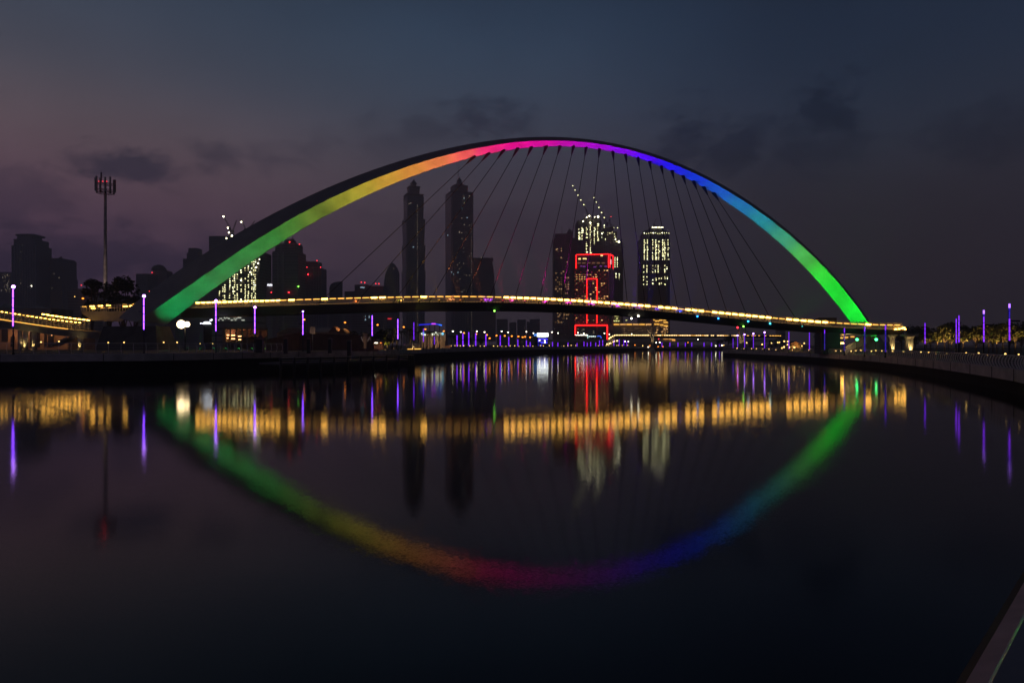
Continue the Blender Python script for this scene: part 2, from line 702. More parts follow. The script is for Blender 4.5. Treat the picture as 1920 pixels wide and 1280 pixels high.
# ------------------------------------------------------------------ the arch bridge
def fit(pts, deg=7, n=81):
    a = np.array(pts, float)
    d = np.r_[0, np.cumsum(np.hypot(*np.diff(a, axis=0).T))]
    t = d / d[-1]
    tt = np.linspace(0, 1, n)
    w = np.ones(len(t))
    w[0] = w[-1] = 4
    return np.c_[np.polyval(np.polyfit(t, a[:, 0], deg, w=w), tt), np.polyval(np.polyfit(t, a[:, 1], deg, w=w), tt)]


EA = [(222, 596), (262, 562), (288, 540), (310, 524), (344, 500.5), (393, 470), (441, 440), (514, 400), (590, 362), (660, 333), (747, 303), (820, 283), (880, 270),
      (917, 263.5), (955, 259.7), (1011, 257.5), (1060, 258.4), (1124, 264), (1161, 271), (1199, 280), (1259, 298.6), (1319, 327), (1378, 362.5), (1437, 401),
      (1497, 445.6), (1556, 508), (1601, 560), (1632, 604.5), (1664, 652)]
EB = [(256, 604), (275, 590), (296, 575), (338, 547), (374, 522), (416, 495), (451, 469), (480, 450), (502, 434), (562, 401), (660, 354), (710, 332), (760, 315.5),
      (805, 301), (880, 280), (917, 272), (955, 267), (1000, 264.8), (1049, 265), (1105, 267.5), (1142, 273.4), (1180, 282), (1240, 299), (1259, 305), (1319, 333),
      (1378, 368), (1437, 407), (1497, 453), (1556, 514), (1601, 566), (1630, 607), (1658, 652)]
EC = [(312, 608), (331, 593), (352, 577), (381, 556), (423, 525), (451, 505), (480, 486), (504, 468.5), (561, 434), (619, 400), (660, 379), (710, 354), (760, 336),
      (810, 320), (867, 301), (917, 287), (955, 280), (992, 277), (1049, 275.6), (1105, 278.4), (1142, 283), (1180, 291.6), (1240, 311), (1259, 320), (1289, 336),
      (1348, 370), (1408, 411), (1467, 459), (1526, 518), (1571, 574.7), (1598, 607), (1630, 650)]
NA = 97
A_, B_, C_ = fit(EA, 9, NA), fit(EB, 9, NA), fit(EC, 9, NA)
tt = np.linspace(0, 1, NA)
AD = np.interp(tt, [0, .5, 1], [168, 180, 192])
wB = np.interp(tt, [0, .2, .5, .8, 1], [3.2, 2.4, 1.3, 1.5, 2.2])
pA = [P(A_[i, 0], A_[i, 1], AD[i] + .6 * wB[i]) for i in range(NA)]
pB = [P(B_[i, 0], B_[i, 1], AD[i] - wB[i]) for i in range(NA)]
pC = [P(C_[i, 0], C_[i, 1], AD[i] + .5 * wB[i]) for i in range(NA)]
pK = [pA[i].lerp(pC[i], .5) + Vector((0, wB[i] * 1.6, 0)) for i in range(NA)]

bridge = thing('arch_bridge', 'large footbridge hung from one tilted arch lit in rainbow colours across the water', 'bridge')
# dark outer plates (front outer face and back) and the lit soffit are two plates of the same rib
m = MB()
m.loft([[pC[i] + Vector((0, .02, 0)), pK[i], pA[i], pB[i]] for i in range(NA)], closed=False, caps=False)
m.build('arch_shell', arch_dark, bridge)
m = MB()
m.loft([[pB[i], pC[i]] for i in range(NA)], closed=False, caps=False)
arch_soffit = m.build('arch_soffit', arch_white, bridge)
# weld lines across the soffit
for i in list(range(8, 92, 3)) + [30, 31, 37]:
    nrm = (pC[i] - pB[i]).cross(pB[i + 1] - pB[i]).normalized()
    if nrm.y > 0:
        nrm = -nrm
    MB().bar(pB[i] + nrm * .02, pC[i] + nrm * .02, .09, .05).build('weld_seam', mat('weld_grey', (.24, .24, .24), .6) if i % 2 else arch_white, bridge)
# abutments
ab = MB()
ab.prism([(X(205, 172), 166), (X(318, 168), 162), (X(335, 172), 172), (X(230, 178), 178)], ZL - .3, Z(612, 168), [(X(216, 172), 167), (X(308, 168), 164), (X(322, 172), 171), (X(236, 178), 176)])
ab.build('abutment', mat('dark_concrete', (.07, .068, .075), .85, var=.4, scale=.5, bump=.2), bridge)
ab = MB()
ab.prism([(X(1612, 192), 188), (X(1690, 192), 188), (X(1690, 196), 198), (X(1612, 196), 198)], ZR - .3, Z(641, 192))
ab.build('abutment', concrete, bridge)

# deck: a thin box girder running from the left landing to the right bank
DX = [120, 250, 350, 490, 647, 797, 900, 1003, 1100, 1200, 1280, 1360, 1440, 1500, 1540, 1600, 1675, 1700]
DT = [586, 581, 577, 572.5, 569, 566.8, 566.7, 568, 571.7, 579, 587, 596.3, 603.5, 608, 610.5, 614, 616.5, 617.5]
DU = [600, 597, 594.5, 591, 586, 582.5, 583.2, 584, 586.5, 593.5, 600.5, 609, 617, 620.5, 622.5, 626, 627, 627]
DD = [192, 187, 182, 177, 173, 171, 170, 169.5, 169, 168.5, 168, 168, 168, 168, 168, 167, 166, 165.5]
cT, cU, cD = (np.poly1d(np.polyfit((np.array(DX) - 900) / 800, v, 6)) for v in (DT, DU, DD))


def deck(px, what):
    return float(what((px - 900) / 800))


HW = 2.6
HR = 1.45
xs = np.linspace(338, 1694, 110)
fr, bk = [], []
rings = []
for x in xs:
    D = deck(x, cD)
    zt = Z(deck(x, cT), D - HW)
    zu = Z(deck(x, cU), D - HW)
    xc = X(x, D)
    f = Vector((X(x, D - HW), D - HW, zt))
    b = f + Vector((0, 2 * HW, 0))
    fr.append(f)
    bk.append(b)
    c = f + Vector((0, HW, 0))
    # fascia lip, sloping soffit
    rings.append([f, Vector((f.x, f.y, zt - .35)), Vector((f.x, f.y + .5, zu + .1)), Vector((f.x, f.y + 1.3, zu)), Vector((b.x, b.y - 1.3, zu)), Vector((b.x, b.y - .5, zu + .1)),
                  Vector((b.x, b.y, zt - .35)), b])
MB().loft(rings).build('deck', deck_under, bridge)
for side, path, nm in ((1, fr, 'near'), (-1, bk, 'far')):
    m = MB()
    inn = .12 * side
    m.tube([p + Vector((0, inn, HR)) for p in path], .07, 6)
    for k, hh in enumerate((.22, .42, .62, .82)):
        m.tube([p + Vector((0, inn, hh)) for p in path], .035, 4)
    m.build('handrail', rail_steel, bridge)
    m = MB()
    L0 = 0
    last = None
    cnt = 0
    for i in range(len(path) - 1):
        a, b = path[i], path[i + 1]
        for k in range(2):
            p = a.lerp(b, k / 2)
            m.bar(p + Vector((0, inn - .05 * side, -.05)), p + Vector((0, inn, HR)), .09, .12)
        nb = 6 if side > 0 else 2
        for k in range(nb):
            q = a.lerp(b, (k + .5) / nb)
            m.bar(q + Vector((0, inn + .08 * side, .0)), q + Vector((0, inn + .08 * side, .92)), .19, .03)
    m.build('railing', rail_steel, bridge)


def deck_pt(px, up=0.0, out=0.0):
    D = deck(px, cD)
    return Vector((X(px, D - HW), D - HW - out, Z(deck(px, cT), D - HW) + up))


# light strips under the near handrail: bright runs and dim runs as in the photograph
strips = []
x = 371.0
bright_runs = [(366, 522), (545, 552), (604, 622), (664, 668), (700, 732), (790, 797), (862, 866), (944, 1002), (1003, 1013), (1022, 1076), (1080, 1120), (1122, 1190), (1195, 1226), (1236, 1272),
               (1280, 1315), (1330, 1372), (1375, 1405), (1414, 1450), (1456, 1466), (1474, 1548), (1590, 1600), (1603, 1614), (1616, 1634)]
sm = {}
while x < 1690:
    w = 10.0 if x < 530 else (15.5 if x < 940 else (12.6 if x < 1460 else 13.5))
    D = deck(x, cD)
    length = w * .74 / F * D
    br = any(a <= x <= b for a, b in bright_runs)
    lift = interp(x, [900, 1150, 1700], [1.28, .98, 1.0])
    a, b = deck_pt(x - w * .37), deck_pt(x + w * .37)
    d = (b - a).normalized()
    m = MB()
    h = .155 if br else .075
    m.bar(a + Vector((0, -.02, lift)), b + Vector((0, -.02, lift)), .10, 2 * h)
    m.build('light_strip', WARM if br else WARM_DIM, bridge)
    strips.append(x)
    x += w
# glowing run added along the deck edge to brighten the railing infill
for x0, x1 in ((360, 560), (560, 760), (760, 960), (960, 1160), (1160, 1360), (1360, 1560), (1560, 1690)):
    m = MB()
    n = 14
    m.tube([deck_pt(x0 + (x1 - x0) * k / n, .05, -.42) for k in range(n + 1)], .045, 4)
    m.build('toe_glow', glow('toe_glow', (1.0, .5, .14), 1.9), bridge)

# hangers
TOPS = [887.5, 915, 943, 970, 996, 1024, 1050, 1075, 1099, 1124, 1149, 1173, 1196, 1218, 1240, 1260, 1281, 1301, 1320, 1339]
BOTS = [596, 667, 738, 805, 868, 915, 963, 1010, 1052, 1094, 1177, 1211, 1242, 1272, 1299, 1332, 1366, 1403, 1447, 1499]


def arch_at(px, edge, pts):
    i = int(np.argmin(np.abs(edge[:, 0] - px)))
    i = max(1, min(NA - 2, i))
    j = i + 1 if edge[i, 0] < px else i - 1
    k = (px - edge[i, 0]) / (edge[j, 0] - edge[i, 0])
    return pts[i].lerp(pts[j], k)


for a, b in zip(TOPS, BOTS):
    top = arch_at(a, C_, pC)
    bot = deck_pt(b, .0, .12)
    m = MB()
    m.tube([top, bot], .085, 6)
    cab = m.build('hanger_cable', cable_steel, bridge)
    m = MB()
    d = (bot - top).normalized()
    m.tube([top - d * .6 + Vector((0, -.05, 0)), top + d * .5, top + d * 2.2, top + d * 2.9], [.5, .42, .2, .09], 6)
    m.build('cable_socket', cable_steel, bridge)

# lamp hanging under the deck
for px, py, cm, lab in ((927, 582, GREEN_BEACON, 'green navigation lamp'), (1394, 611, GREEN_BEACON, 'green'), (1184, 596, COOLW, 'white'), (1197, 591.5, COOLW, 'white')):
    p = deck_pt(px, 0, .2)
    z = Z(py, p.y)
    x_ = X(px, p.y)
    m = MB()
    m.tube([(x_, p.y, p.z - .4), (x_, p.y, z)], .05, 5)
    o = m.build('lamp_stem', dark_steel, bridge)
    MB().ball((x_, p.y, z - .1), .22).build('navigation_lamp', cm, bridge)

# underside pier on the right bank
m = MB()
m.prism([(X(1527, 168), 164), (X(1561, 168), 164), (X(1561, 172), 172), (X(1527, 172), 172)], ZR - .1, Z(624, 168))
m.build('pier', mat('dark_concrete', (.07, .068, .075), .85), bridge)
# stair tower roofs standing on the deck line
m = MB()
m.prism([(X(1528, 176), 174), (X(1562, 176), 174), (X(1562, 180), 180), (X(1528, 180), 180)], Z(612, 176), Z(596, 176))
m.build('lift_tower', dark_steel, bridge)

# rainbow projectors: each a small floodlight whose own lamp lights the arch
CS = [(256, (0, 135, 66)), (300, (0, 142, 70)), (400, (14, 134, 66)), (480, (36, 128, 52)), (540, (76, 126, 44)), (600, (112, 122, 38)), (660, (150, 138, 40)), (720, (180, 134, 45)), (780, (205, 125, 55)),
      (840, (222, 105, 75)), (880, (232, 70, 92)), (920, (232, 22, 122)), (960, (228, 2, 142)), (1010, (222, 0, 158)), (1060, (200, 0, 180)), (1110, (175, 0, 205)), (1150, (148, 0, 235)), (1200, (100, 0, 255)),
      (1240, (46, 4, 245)), (1290, (0, 38, 228)), (1340, (0, 72, 195)), (1390, (0, 96, 162)), (1430, (0, 116, 146)), (1470, (15, 138, 122)), (1500, (58, 156, 92)), (1530, (80, 188, 75)), (1550, (5, 225, 55)),
      (1600, (0, 236, 52)), (1660, (0, 230, 48))]


def arch_colour(i):
    xs_ = [c[0] for c in CS]
    cols = [lin(c[1]) for c in CS]
    return tuple(interp(float(B_[i, 0]), xs_, [c[k] for c in cols]) for k in range(3))


def aim(o, target):
    d = (target - o.location).normalized()
    o.rotation_euler = d.to_track_quat('-Z', 'Y').to_euler()


def projector(loc, target, power, label, lens_strength, spread, group):
    t = thing('projector', label, 'floodlight', loc, group)
    d = (target - loc).normalized()
    q = d.to_track_quat('-Z', 'Y').to_euler()
    m = MB()
    m.tube([(0, 0, .22), (0, 0, .05), (0, 0, -.10)], [.14, .22, .26], 8)
    h = m.build('housing', dark_steel, t)
    h.rotation_euler = q
    h.location = (0, 0, .25)
    mx = max(max(power), 1e-6)
    col = tuple(max(0.0, c / mx) for c in power)
    lm = glow('projector_lens_%02x%02x%02x' % tuple(int(min(1, c) * 255) for c in col), col, lens_strength)
    m = MB()
    m.tube([(0, 0, -.103), (0, 0, -.135)], .24, 8)
    e = m.build('lens', lm, t)
    e.rotation_euler = q
    e.location = (0, 0, .25)
    m = MB()
    m.box(-.16, .16, -.16, .16, 0, .05)
    m.build('foot', dark_steel, t)
    ld = bpy.data.lights.new('projector_lamp', 'SPOT')
    ld.color = col
    ld.energy = mx
    ld.spot_size = 2 * math.atan(spread / (target - loc).length)
    ld.spot_blend = 1.0
    ld.shadow_soft_size = .18
    lo = bpy.data.objects.new('projector_lamp', ld)
    COL.objects.link(lo)
    lo.parent = t
    lo.location = Vector((0, 0, .25)) + d * .30
    lo.rotation_euler = q
    return t


NPROJ = 31
specs = []
for k in range(NPROJ):
    t = .03 + (k / (NPROJ - 1)) * .94
    i = int(round(t * (NA - 1)))
    tg = (pB[i] + pC[i]) * .5
    ax = (B_[i, 0] + C_[i, 0]) / 2
    spread = interp(t, [.03, .2, .4, .8, .95], [5.0, 8, 10, 10, 8])
    if t < .25:
        lp = interp(t, [.03, .25], [352, 520])
        D = 158
        loc = Vector((X(lp, D), D, ZL))
        where = 'green projector standing on the left bank, %s from the arch foot' % ORD[k]
        g = 'ground projectors on the left bank'
    elif t > .925:
        lp = 1607 if t < .95 else 1643
        D = 182
        loc = Vector((X(lp, D), D, Z(639, D)))
        where = 'green projector lamp glowing under the right end of the bridge, %s one' % ('inner' if t < .95 else 'outer')
        g = 'ground projectors on the right bank'
    else:
        lp = interp(ax, [480, 1570], [600, 1505])
        loc = deck_pt(lp, .0, .75) if lp < 1210 else deck_pt(lp, .0, -2 * HW - .8)
        where = 'coloured projector on the deck edge, %s from the left end of the bridge' % ORD[k - 8]
        g = 'deck edge projectors'
    specs.append((loc, tg, spread, where, g))
# lamp powers that give the arch its colours: irradiance from each lamp at each station, solved per channel
st = list(range(2, NA - 2))
K = np.zeros((len(st), NPROJ))
for a, i in enumerate(st):
    c = (pB[i] + pC[i]) * .5
    nrm = (pC[i] - pB[i]).cross(pB[i + 1] - pB[i]).normalized()
    for k, (loc, tg, spread, _, _) in enumerate(specs):
        v = loc - c
        r = v.length
        cs = abs(nrm.dot(v / r)) if nrm.dot(v) * nrm.dot(specs[k][0] - tg) > 0 else 0
        half = math.cos(math.atan(spread / (tg - loc).length))
        z = (-v / r).dot((tg - loc).normalized())
        f = max(0, min(1, (z - half) / (1 - half)))
        K[a, k] = .40 / (4 * math.pi ** 2) * cs / r ** 2 * f * f * (3 - 2 * f)
T = np.array([arch_colour(i) for i in st])
KK = K.T @ K + np.eye(NPROJ) * (K ** 2).sum() / NPROJ * .003
pw = np.zeros((NPROJ, 3))
lr = 1 / np.linalg.eigvalsh(KK).max()
for _ in range(4000):
    pw = np.maximum(0, pw - lr * (KK @ pw - K.T @ T))
for k, (loc, tg, spread, where, g) in enumerate(specs):
    projector(loc, tg, tuple(float(v) for v in pw[k]), where, 3.0 if g[0] == 'g' else 5.0, spread, g)

# brackets that carry the deck edge projectors
m = MB()
brs = bridge
for k, (loc, tg, spread, where, g) in enumerate(specs):
    if g == 'deck edge projectors':
        sg = 1 if loc.y < deck_pt(1000).y + 2 and loc.x < X(1210, 165) else -1
        MB().bar(loc + Vector((0, 1.2 * sg, -.06)), loc + Vector((0, -.2 * sg, -.06)), .22, .1).build('projector_bracket', dark_steel, bridge)

# landing at the left end of the deck, seen beyond the arch foot
LD = 188
m = MB()
out = [(150, 584), (236, 583), (253, 571.5), (262, 571.5), (228, 603), (172, 601)]
m.loft([[P(a, b, LD - 3) for a, b in out], [P(a, b, LD + 3) for a, b in out]])
m.build('landing', concrete, bridge)
m = MB()
for x in np.arange(152, 250, 5.2):
    yb = 584 if x < 236 else interp(x, [236, 253], [583, 571.5])
    yt = interp(x, [150, 250], [573.5, 569])
    m.bar(P(x, yb, LD - 2.9), P(x, yt, LD - 2.9), .1)
    m.bar(P(x, yb, LD + 2.6), P(x, yt, LD + 2.6), .1)
for yy in (0, .3, .6):
    m.tube([P(152, 573.5 + yy * 10, LD - 2.9), P(236, 570.5 + yy * 10, LD - 2.9), P(250, 569, LD - 2.9)], .06, 5)
m.build('railing', rail_steel, bridge)
for x, y, br in ((158, 574.8, 0), (173, 573.8, 1), (175, 578.5, 1), (188.5, 573.2, 1), (203, 572, 1), (206, 577, 0), (192, 577.5, 0), (235, 574.3, 1), (247, 573.5, 1), (234, 570.6, 0), (249, 570, 0)):
    w = 4.0 if br else 3.4
    m = MB()
    m.bar(P(x - w, y, LD - 2.7), P(x + w, y, LD - 2.7), .12, .26 if br else .14)
    m.build('light_strip', WARM if br else WARM_DIM, bridge)

# ------------------------------------------------------------------ the curved ramp on the left bank
ramp = thing('ramp', 'curving walkway ramp with glowing ribbed sides on columns at the left edge', 'ramp')
RD = 172.0
rx = [-60, 0, 55, 93, 123, 150, 185]
rt = [591, 599, 607.5, 613, 616.7, 619.5, 622]


def ramp_pt(px, up=0.0, back=0.0):
    D = RD + interp(px, [-60, 185], [-6, 4])
    return Vector((X(px, D), D + back, Z(interp(px, rx, rt), D) + up))


pxs = np.linspace(-60, 185, 34)
rings = []
for x in pxs:
    a, b = ramp_pt(x), ramp_pt(x, 0, 4.2)
    rings.append([a, a - Vector((0, 0, .35)), a + Vector((0, .6, -1.9)), b + Vector((0, -.6, -1.9)), b - Vector((0, 0, .35)), b])
MB().loft(rings).build('deck', concrete, ramp)
rib = MB()
for r0 in (0, 4.2):
    for x in np.arange(-40, 152, 8.1):
        pts = [ramp_pt(x + 1.5 * math.sin(f * math.pi) * -1 + (1.2 if f > .8 else 0), 2.1 * f, r0 - .35 * math.sin(f * math.pi) * (1 if r0 == 0 else -1)) for f in (0, .2, .4, .6, .8, 1)]
        rib.tube(pts, .085, 5)
    for f in (.15, .4, .65, 1.0):
        rib.tube([ramp_pt(x, 2.1 * f, r0 - .3 * math.sin(f * math.pi)) for x in np.linspace(-40, 152, 20)], .035, 4)
rib.build('railing', rail_steel, ramp)
for k, x in enumerate(np.arange(-30, 150, 8.1)):
    br = x > 55
    m = MB()
    m.bar(ramp_pt(x - 2.6, 2.0, .15), ramp_pt(x + 2.6, 2.0, .15), .10, .2)
    m.build('light_strip', WARM if k % 3 or br else WARM_DIM, ramp)
for x in np.arange(61, 150, 8.6):
    m = MB()
    m.bar(ramp_pt(x - 3, 2.75, 4.0), ramp_pt(x + 3, 2.75, 4.0), .12, .26)
    m.build('light_strip', WARM, ramp)
for x0, x1 in ((-50, 0), (0, 45), (45, 90), (90, 128)):
    m = MB()
    m.tube([ramp_pt(x0 + (x1 - x0) * k / 8, .08, -.12) for k in range(9)], .055, 4)
    m.build('toe_glow', WARM_DIM, ramp)


def uplight(loc, watts, label, cat='uplight', col=(1.0, .72, .25), name='uplight', group=None, toward=None, size=100, lens=True):
    t = thing(name, label, cat, loc, group)
    m = MB()
    m.tube([(0, 0, 0), (0, 0, .14)], .13, 7)
    m.build('housing', dark_steel, t)
    m = MB()
    m.tube([(0, 0, .142), (0, 0, .16)], .10, 7)
    m.build('lens', BOLL, t)
    ld = bpy.data.lights.new('uplight_lamp', 'SPOT')
    ld.energy = watts
    ld.color = col
    ld.spot_size = R(size)
    ld.spot_blend = .8
    ld.shadow_soft_size = .1
    lo = bpy.data.objects.new('uplight_lamp', ld)
    COL.objects.link(lo)
    lo.parent = t
    lo.location = (0, 0, .3)
    d = (Vector(toward) - Vector(loc)) if toward is not None else Vector((0, 0, 1))
    lo.rotation_euler = d.to_track_quat('-Z', 'Y').to_euler()
    return t


for i, (x, w) in enumerate(((29, .5), (39.5, .55), (56, .55), (144, .7))):
    p = ramp_pt(x, 0, 1.6)
    m = MB()
    m.tube([(p.x, p.y, ZL - .05), (p.x, p.y, p.z - 1.85)], w, 12)
    m.build('column', pale_concrete, ramp)
    if i:
        uplight((p.x, p.y - w - .45, ZL - .01), 260, 'small uplight at the foot of the %s lit column under the ramp' % ORD[i - 1], group='uplights under the ramp',
                toward=(p.x, p.y, ZL + 5), size=70)

# ------------------------------------------------------------------ towers
gl_blue = facade('blue_glass_facade', (.20, .21, .24), (.07, .09, .12), 3.4, 3.8, .18, .35)
gl_dark = facade('dark_band_facade', (.22, .21, .22), (.05, .055, .065), 30, 3.9, .34, .5)
gl_grid = facade('punched_window_facade', (.24, .20, .20), (.03, .03, .035), 3.6, 3.5, .42, .7)
gl_con = facade('bare_frame_facade', (.17, .16, .14), (.025, .024, .02), 4.2, 3.6, .20, .9)
gl_red = facade('hotel_facade', (.15, .09, .085), (.025, .02, .022), 3.7, 3.4, .34, .7)


def px_box(mb, x0, x1, y0, y1, D, depth=None, yaw=0.0):
    """solid block whose front spans these photograph columns when D away; y1 None = down to the ground"""
    w = X(x1, D) - X(x0, D)
    d = depth or w
    cx = (X(x0, D) + X(x1, D)) / 2
    zb = 2.0 if y1 is None else Z(y1, D)
    pts = []
    for sx, sy in ((-.5, 0), (.5, 0), (.5, 1), (-.5, 1)):
        px_, py_ = sx * w, (sy - .0) * d
        pts.append((cx + px_ * math.cos(yaw) - py_ * math.sin(yaw), D + px_ * math.sin(yaw) + py_ * math.cos(yaw)))
    return mb.prism(pts, zb, Z(y0, D))


def beacon(t, px, py, D, m=RED_BEACON, r=1.0, name='beacon'):
    p = P(px, py, D)
    b = MB()
    b.ball((0, 0, 0), r * D / F * (.85 if m == RED_BEACON else 1.0), 8, 5)
    o = b.build(name, m, t)
    o.location = p
    return o


WMESH = {}


def windows(t, cells, w, h, m, name='window', most=100):
    """cells: (px, py, D) of lit panes; w, h in metres"""
    cells = list(cells)
    random.shuffle(cells)
    base_m = m
    for k, (px, py, D) in enumerate(cells[:most]):
        q = random.random()
        m = base_m
        if base_m in (WIN_PALE, WIN_GOLD, WIN_GOLD_DIM, WIN_FAINT):
            e = base_m.node_tree.nodes['Principled BSDF'].inputs
            c = e['Emission Color'].default_value
            if q < .3:
                m = glow(base_m.name + '_dim', (c[0], c[1] * .9, c[2] * .8), e['Emission Strength'].default_value * .35, False)
            elif q > .8:
                m = glow(base_m.name + '_bright', (c[0], min(1, c[1] * 1.08), min(1, c[2] * 1.3)), e['Emission Strength'].default_value * 1.7, False)
        key = (round(w, 2), round(h, 2), m.name)
        if key not in WMESH:
            o = MB().box(-w / 2, w / 2, -.12, .12, -h / 2, h / 2).build(name, m, t)
            WMESH[key] = o.data
        else:
            o = place(WMESH[key], t, name, (0, 0, 0))
        o.location = P(px, py, D)
        o.scale = (random.uniform(.75, 1.2), 1, random.uniform(.75, 1.15))
    m = base_m
    if len(cells) > most:
        mb = MB()
        for px, py, D in cells[most:]:
            c = P(px, py, D)
            mb.box(c.x - w / 2, c.x + w / 2, c.y - .12, c.y + .12, c.z - h / 2, c.z + h / 2)
        tag(mb.build('further_' + name, m, t), kind='stuff')


def fins(t, x0, x1, y0, y1, D, n, m, deep=.8, wide=.5, name='facade_fins'):
    mb = MB()
    for k in range(n + 1):
        x = X(x0 + (x1 - x0) * k / n, D)
        mb.box(x - wide / 2, x + wide / 2, D - deep, D + .1, 2.1 if y1 is None else Z(y1, D), Z(y0, D))
    return mb.build(name, m, t)


def bands(t, x0, x1, ys, D, m, deep=.6, th=.7, name='floor_bands'):
    mb = MB()
    for y in ys:
        mb.box(X(x0, D) - .4, X(x1, D) + .4, D - deep, D + .2, Z(y, D) - th / 2, Z(y, D) + th / 2)
    return mb.build(name, m, t)


slab = mat('slab_edge', (.17, .165, .17), .7)
metal_fin = mat('fin_metal', (.36, .38, .42), .5, 0)
D1 = 1300.0
# far left
t = thing('apartment_tower', 'tall stepped tower with a thin cornice behind the leftmost violet column', 'tower')
m = MB()
px_box(m, 22.5, 67, 460, None, D1, 45)
px_box(m, 25.5, 65, 448, 460, D1 + 2, 40)
px_box(m, 32, 59, 442, 448, D1 + 4, 30)
m.build('tower_body', gl_blue, t)
m = MB()
px_box(m, 29, 62, 438.5, 442, D1 + 3, 34)
m.build('cornice', slab, t)
fins(t, 22.5, 67, 460, None, D1, 9, metal_fin, .9, .8)
windows(t, [(42, 460, D1), (39, 472, D1), (39, 486, D1), (41, 515, D1), (39, 525, D1), (39, 531, D1), (55, 442, D1), (48, 548, D1), (52, 500, D1)], 1.1, 1.3, WIN_FAINT)
windows(t, [(59, 536, D1 - 1)], 2.2, 2.2, COOLW, 'lamp')
t = thing('crown_tower', 'broad tower with three pointed crown gables on its roof at far left', 'tower')
m = MB()
px_box(m, 68.5, 116.5, 486.5, None, D1 + 40, 45)
px_box(m, 70, 115, 484, 486.5, D1 + 40, 43)
px_box(m, 116.5, 118, 492, 520, D1 + 41, 20)
m.build('tower_body', gl_grid, t)
for pts in ([(68.5, 486), (68.5, 478.5), (72, 479.5), (76, 484.5), (79, 486)], [(86, 486), (88.5, 480.5), (92, 477.5), (94.5, 478.5), (97, 483), (98, 486)], [(108.5, 486), (111, 483), (114, 481), (117, 480.8), (116.5, 486)]):
    m = MB()
    m.loft([[P(a, b, D1 + 40) for a, b in pts], [P(a, b, D1 + 78) for a, b in pts]])
    m.build('crown_gable', gl_grid, t)
windows(t, [(101, 513, D1 + 40), (87, 508.5, D1 + 40), (111, 520.5, D1 + 40), (87, 523, D1 + 40), (78, 499, D1 + 40), (97, 540, D1 + 40)], 1.6, 1.6, WIN_FAINT)
t = thing('office_block', 'narrow lower block touching the right side of the crowned tower', 'tower')
m = MB()
px_box(m, 117, 128, 522, None, D1 + 60, 30)
m.build('tower_body', gl_blue, t)
bands(t, 117, 128, np.arange(526, 640, 6), D1 + 60, slab)
t = thing('office_block', 'faint dotted tower cut off by the left picture edge', 'tower')
m = MB()
px_box(m, -30, 21, 510, None, D1 + 300, 60)
m.build('tower_body', gl_dark, t)
windows(t, [(random.uniform(2, 20), random.uniform(514, 548), D1 + 300) for _ in range(34)], 1.0, 2.2, WIN_FAINT)
t = thing('office_block', 'low dark block with red and orange lamps left of the tall mast', 'building')
m = MB()
px_box(m, 127, 170, 546, None, 900, 40)
px_box(m, 135, 160, 541, 546, 905, 25)
m.build('tower_body', gl_dark, t)
bands(t, 127, 170, np.arange(550, 640, 6), 900, slab)
for a, b in ((152.5, 534.6), (153, 547), (173.7, 541.5)):
    beacon(t, a, b, 890)
beacon(t, 140, 556, 890, BOLL, .8, 'lamp')

t = thing('office_block', 'flat topped violet tinged block right of the dark trees', 'tower')
m = MB()
px_box(m, 255, 277, 513, None, 1100, 30)
m.build('tower_body', gl_blue, t)
bands(t, 255, 277, np.arange(517, 640, 5), 1100, slab)
t = thing('spired_tower', 'domed tower with twin spires just left of the arch foot', 'tower')
m = MB()
px_box(m, 284, 312, 511, None, 1150, 30)
px_box(m, 287, 309, 506.5, 511, 1152, 26)
m.build('tower_body', gl_grid, t)
m = MB()
c = P(298, 507, 1165)
m.loft([[c + Vector((math.cos(a) * r * 12, math.sin(a) * r * 12, z)) for a in np.linspace(0, 2 * math.pi, 13)[:-1]] for r, z in ((1, 0), (.95, 3), (.8, 6), (.5, 8.5), (.2, 9.6))], smooth=True)
m.build('dome', gl_grid, t)
for x in (296.5, 301):
    m = MB()
    m.tube([P(x, 506, 1162), P(x, 500, 1162), P(x, 494.5, 1162)], [.9, .6, .12], 6)
    m.build('spire', slab, t)
beacon(t, 285, 511, 1148)
t = thing('office_block', 'slim block with a red lamp at the arch foot', 'tower')
m = MB()
px_box(m, 314, 330, 517, None, 1180, 25)
m.build('tower_body', gl_dark, t)
beacon(t, 280, 546, 1000)
t = thing('stepped_tower', 'small tower with a narrower stepped head rising over the dark arch edge', 'tower')
m = MB()
px_box(m, 343, 375, 485, None, 1200, 35)
px_box(m, 350, 371, 474, 485, 1203, 28)
px_box(m, 353, 369.5, 465, 474, 1206, 20)
m.build('tower_body', gl_blue, t)
bands(t, 343, 375, np.arange(489, 640, 5.5), 1200, slab)
t = thing('glass_tower', 'broad pale glass tower with horizontal bands behind the arch edge', 'tower')
m = MB()
px_box(m, 392, 428, 442.5, None, 1150, 34)
m.build('tower_body', gl_dark, t)
bands(t, 392, 428, np.arange(446, 640, 4.2), 1150, mat('pale_band', (.26, .28, .3), .5), .5, 1.5)
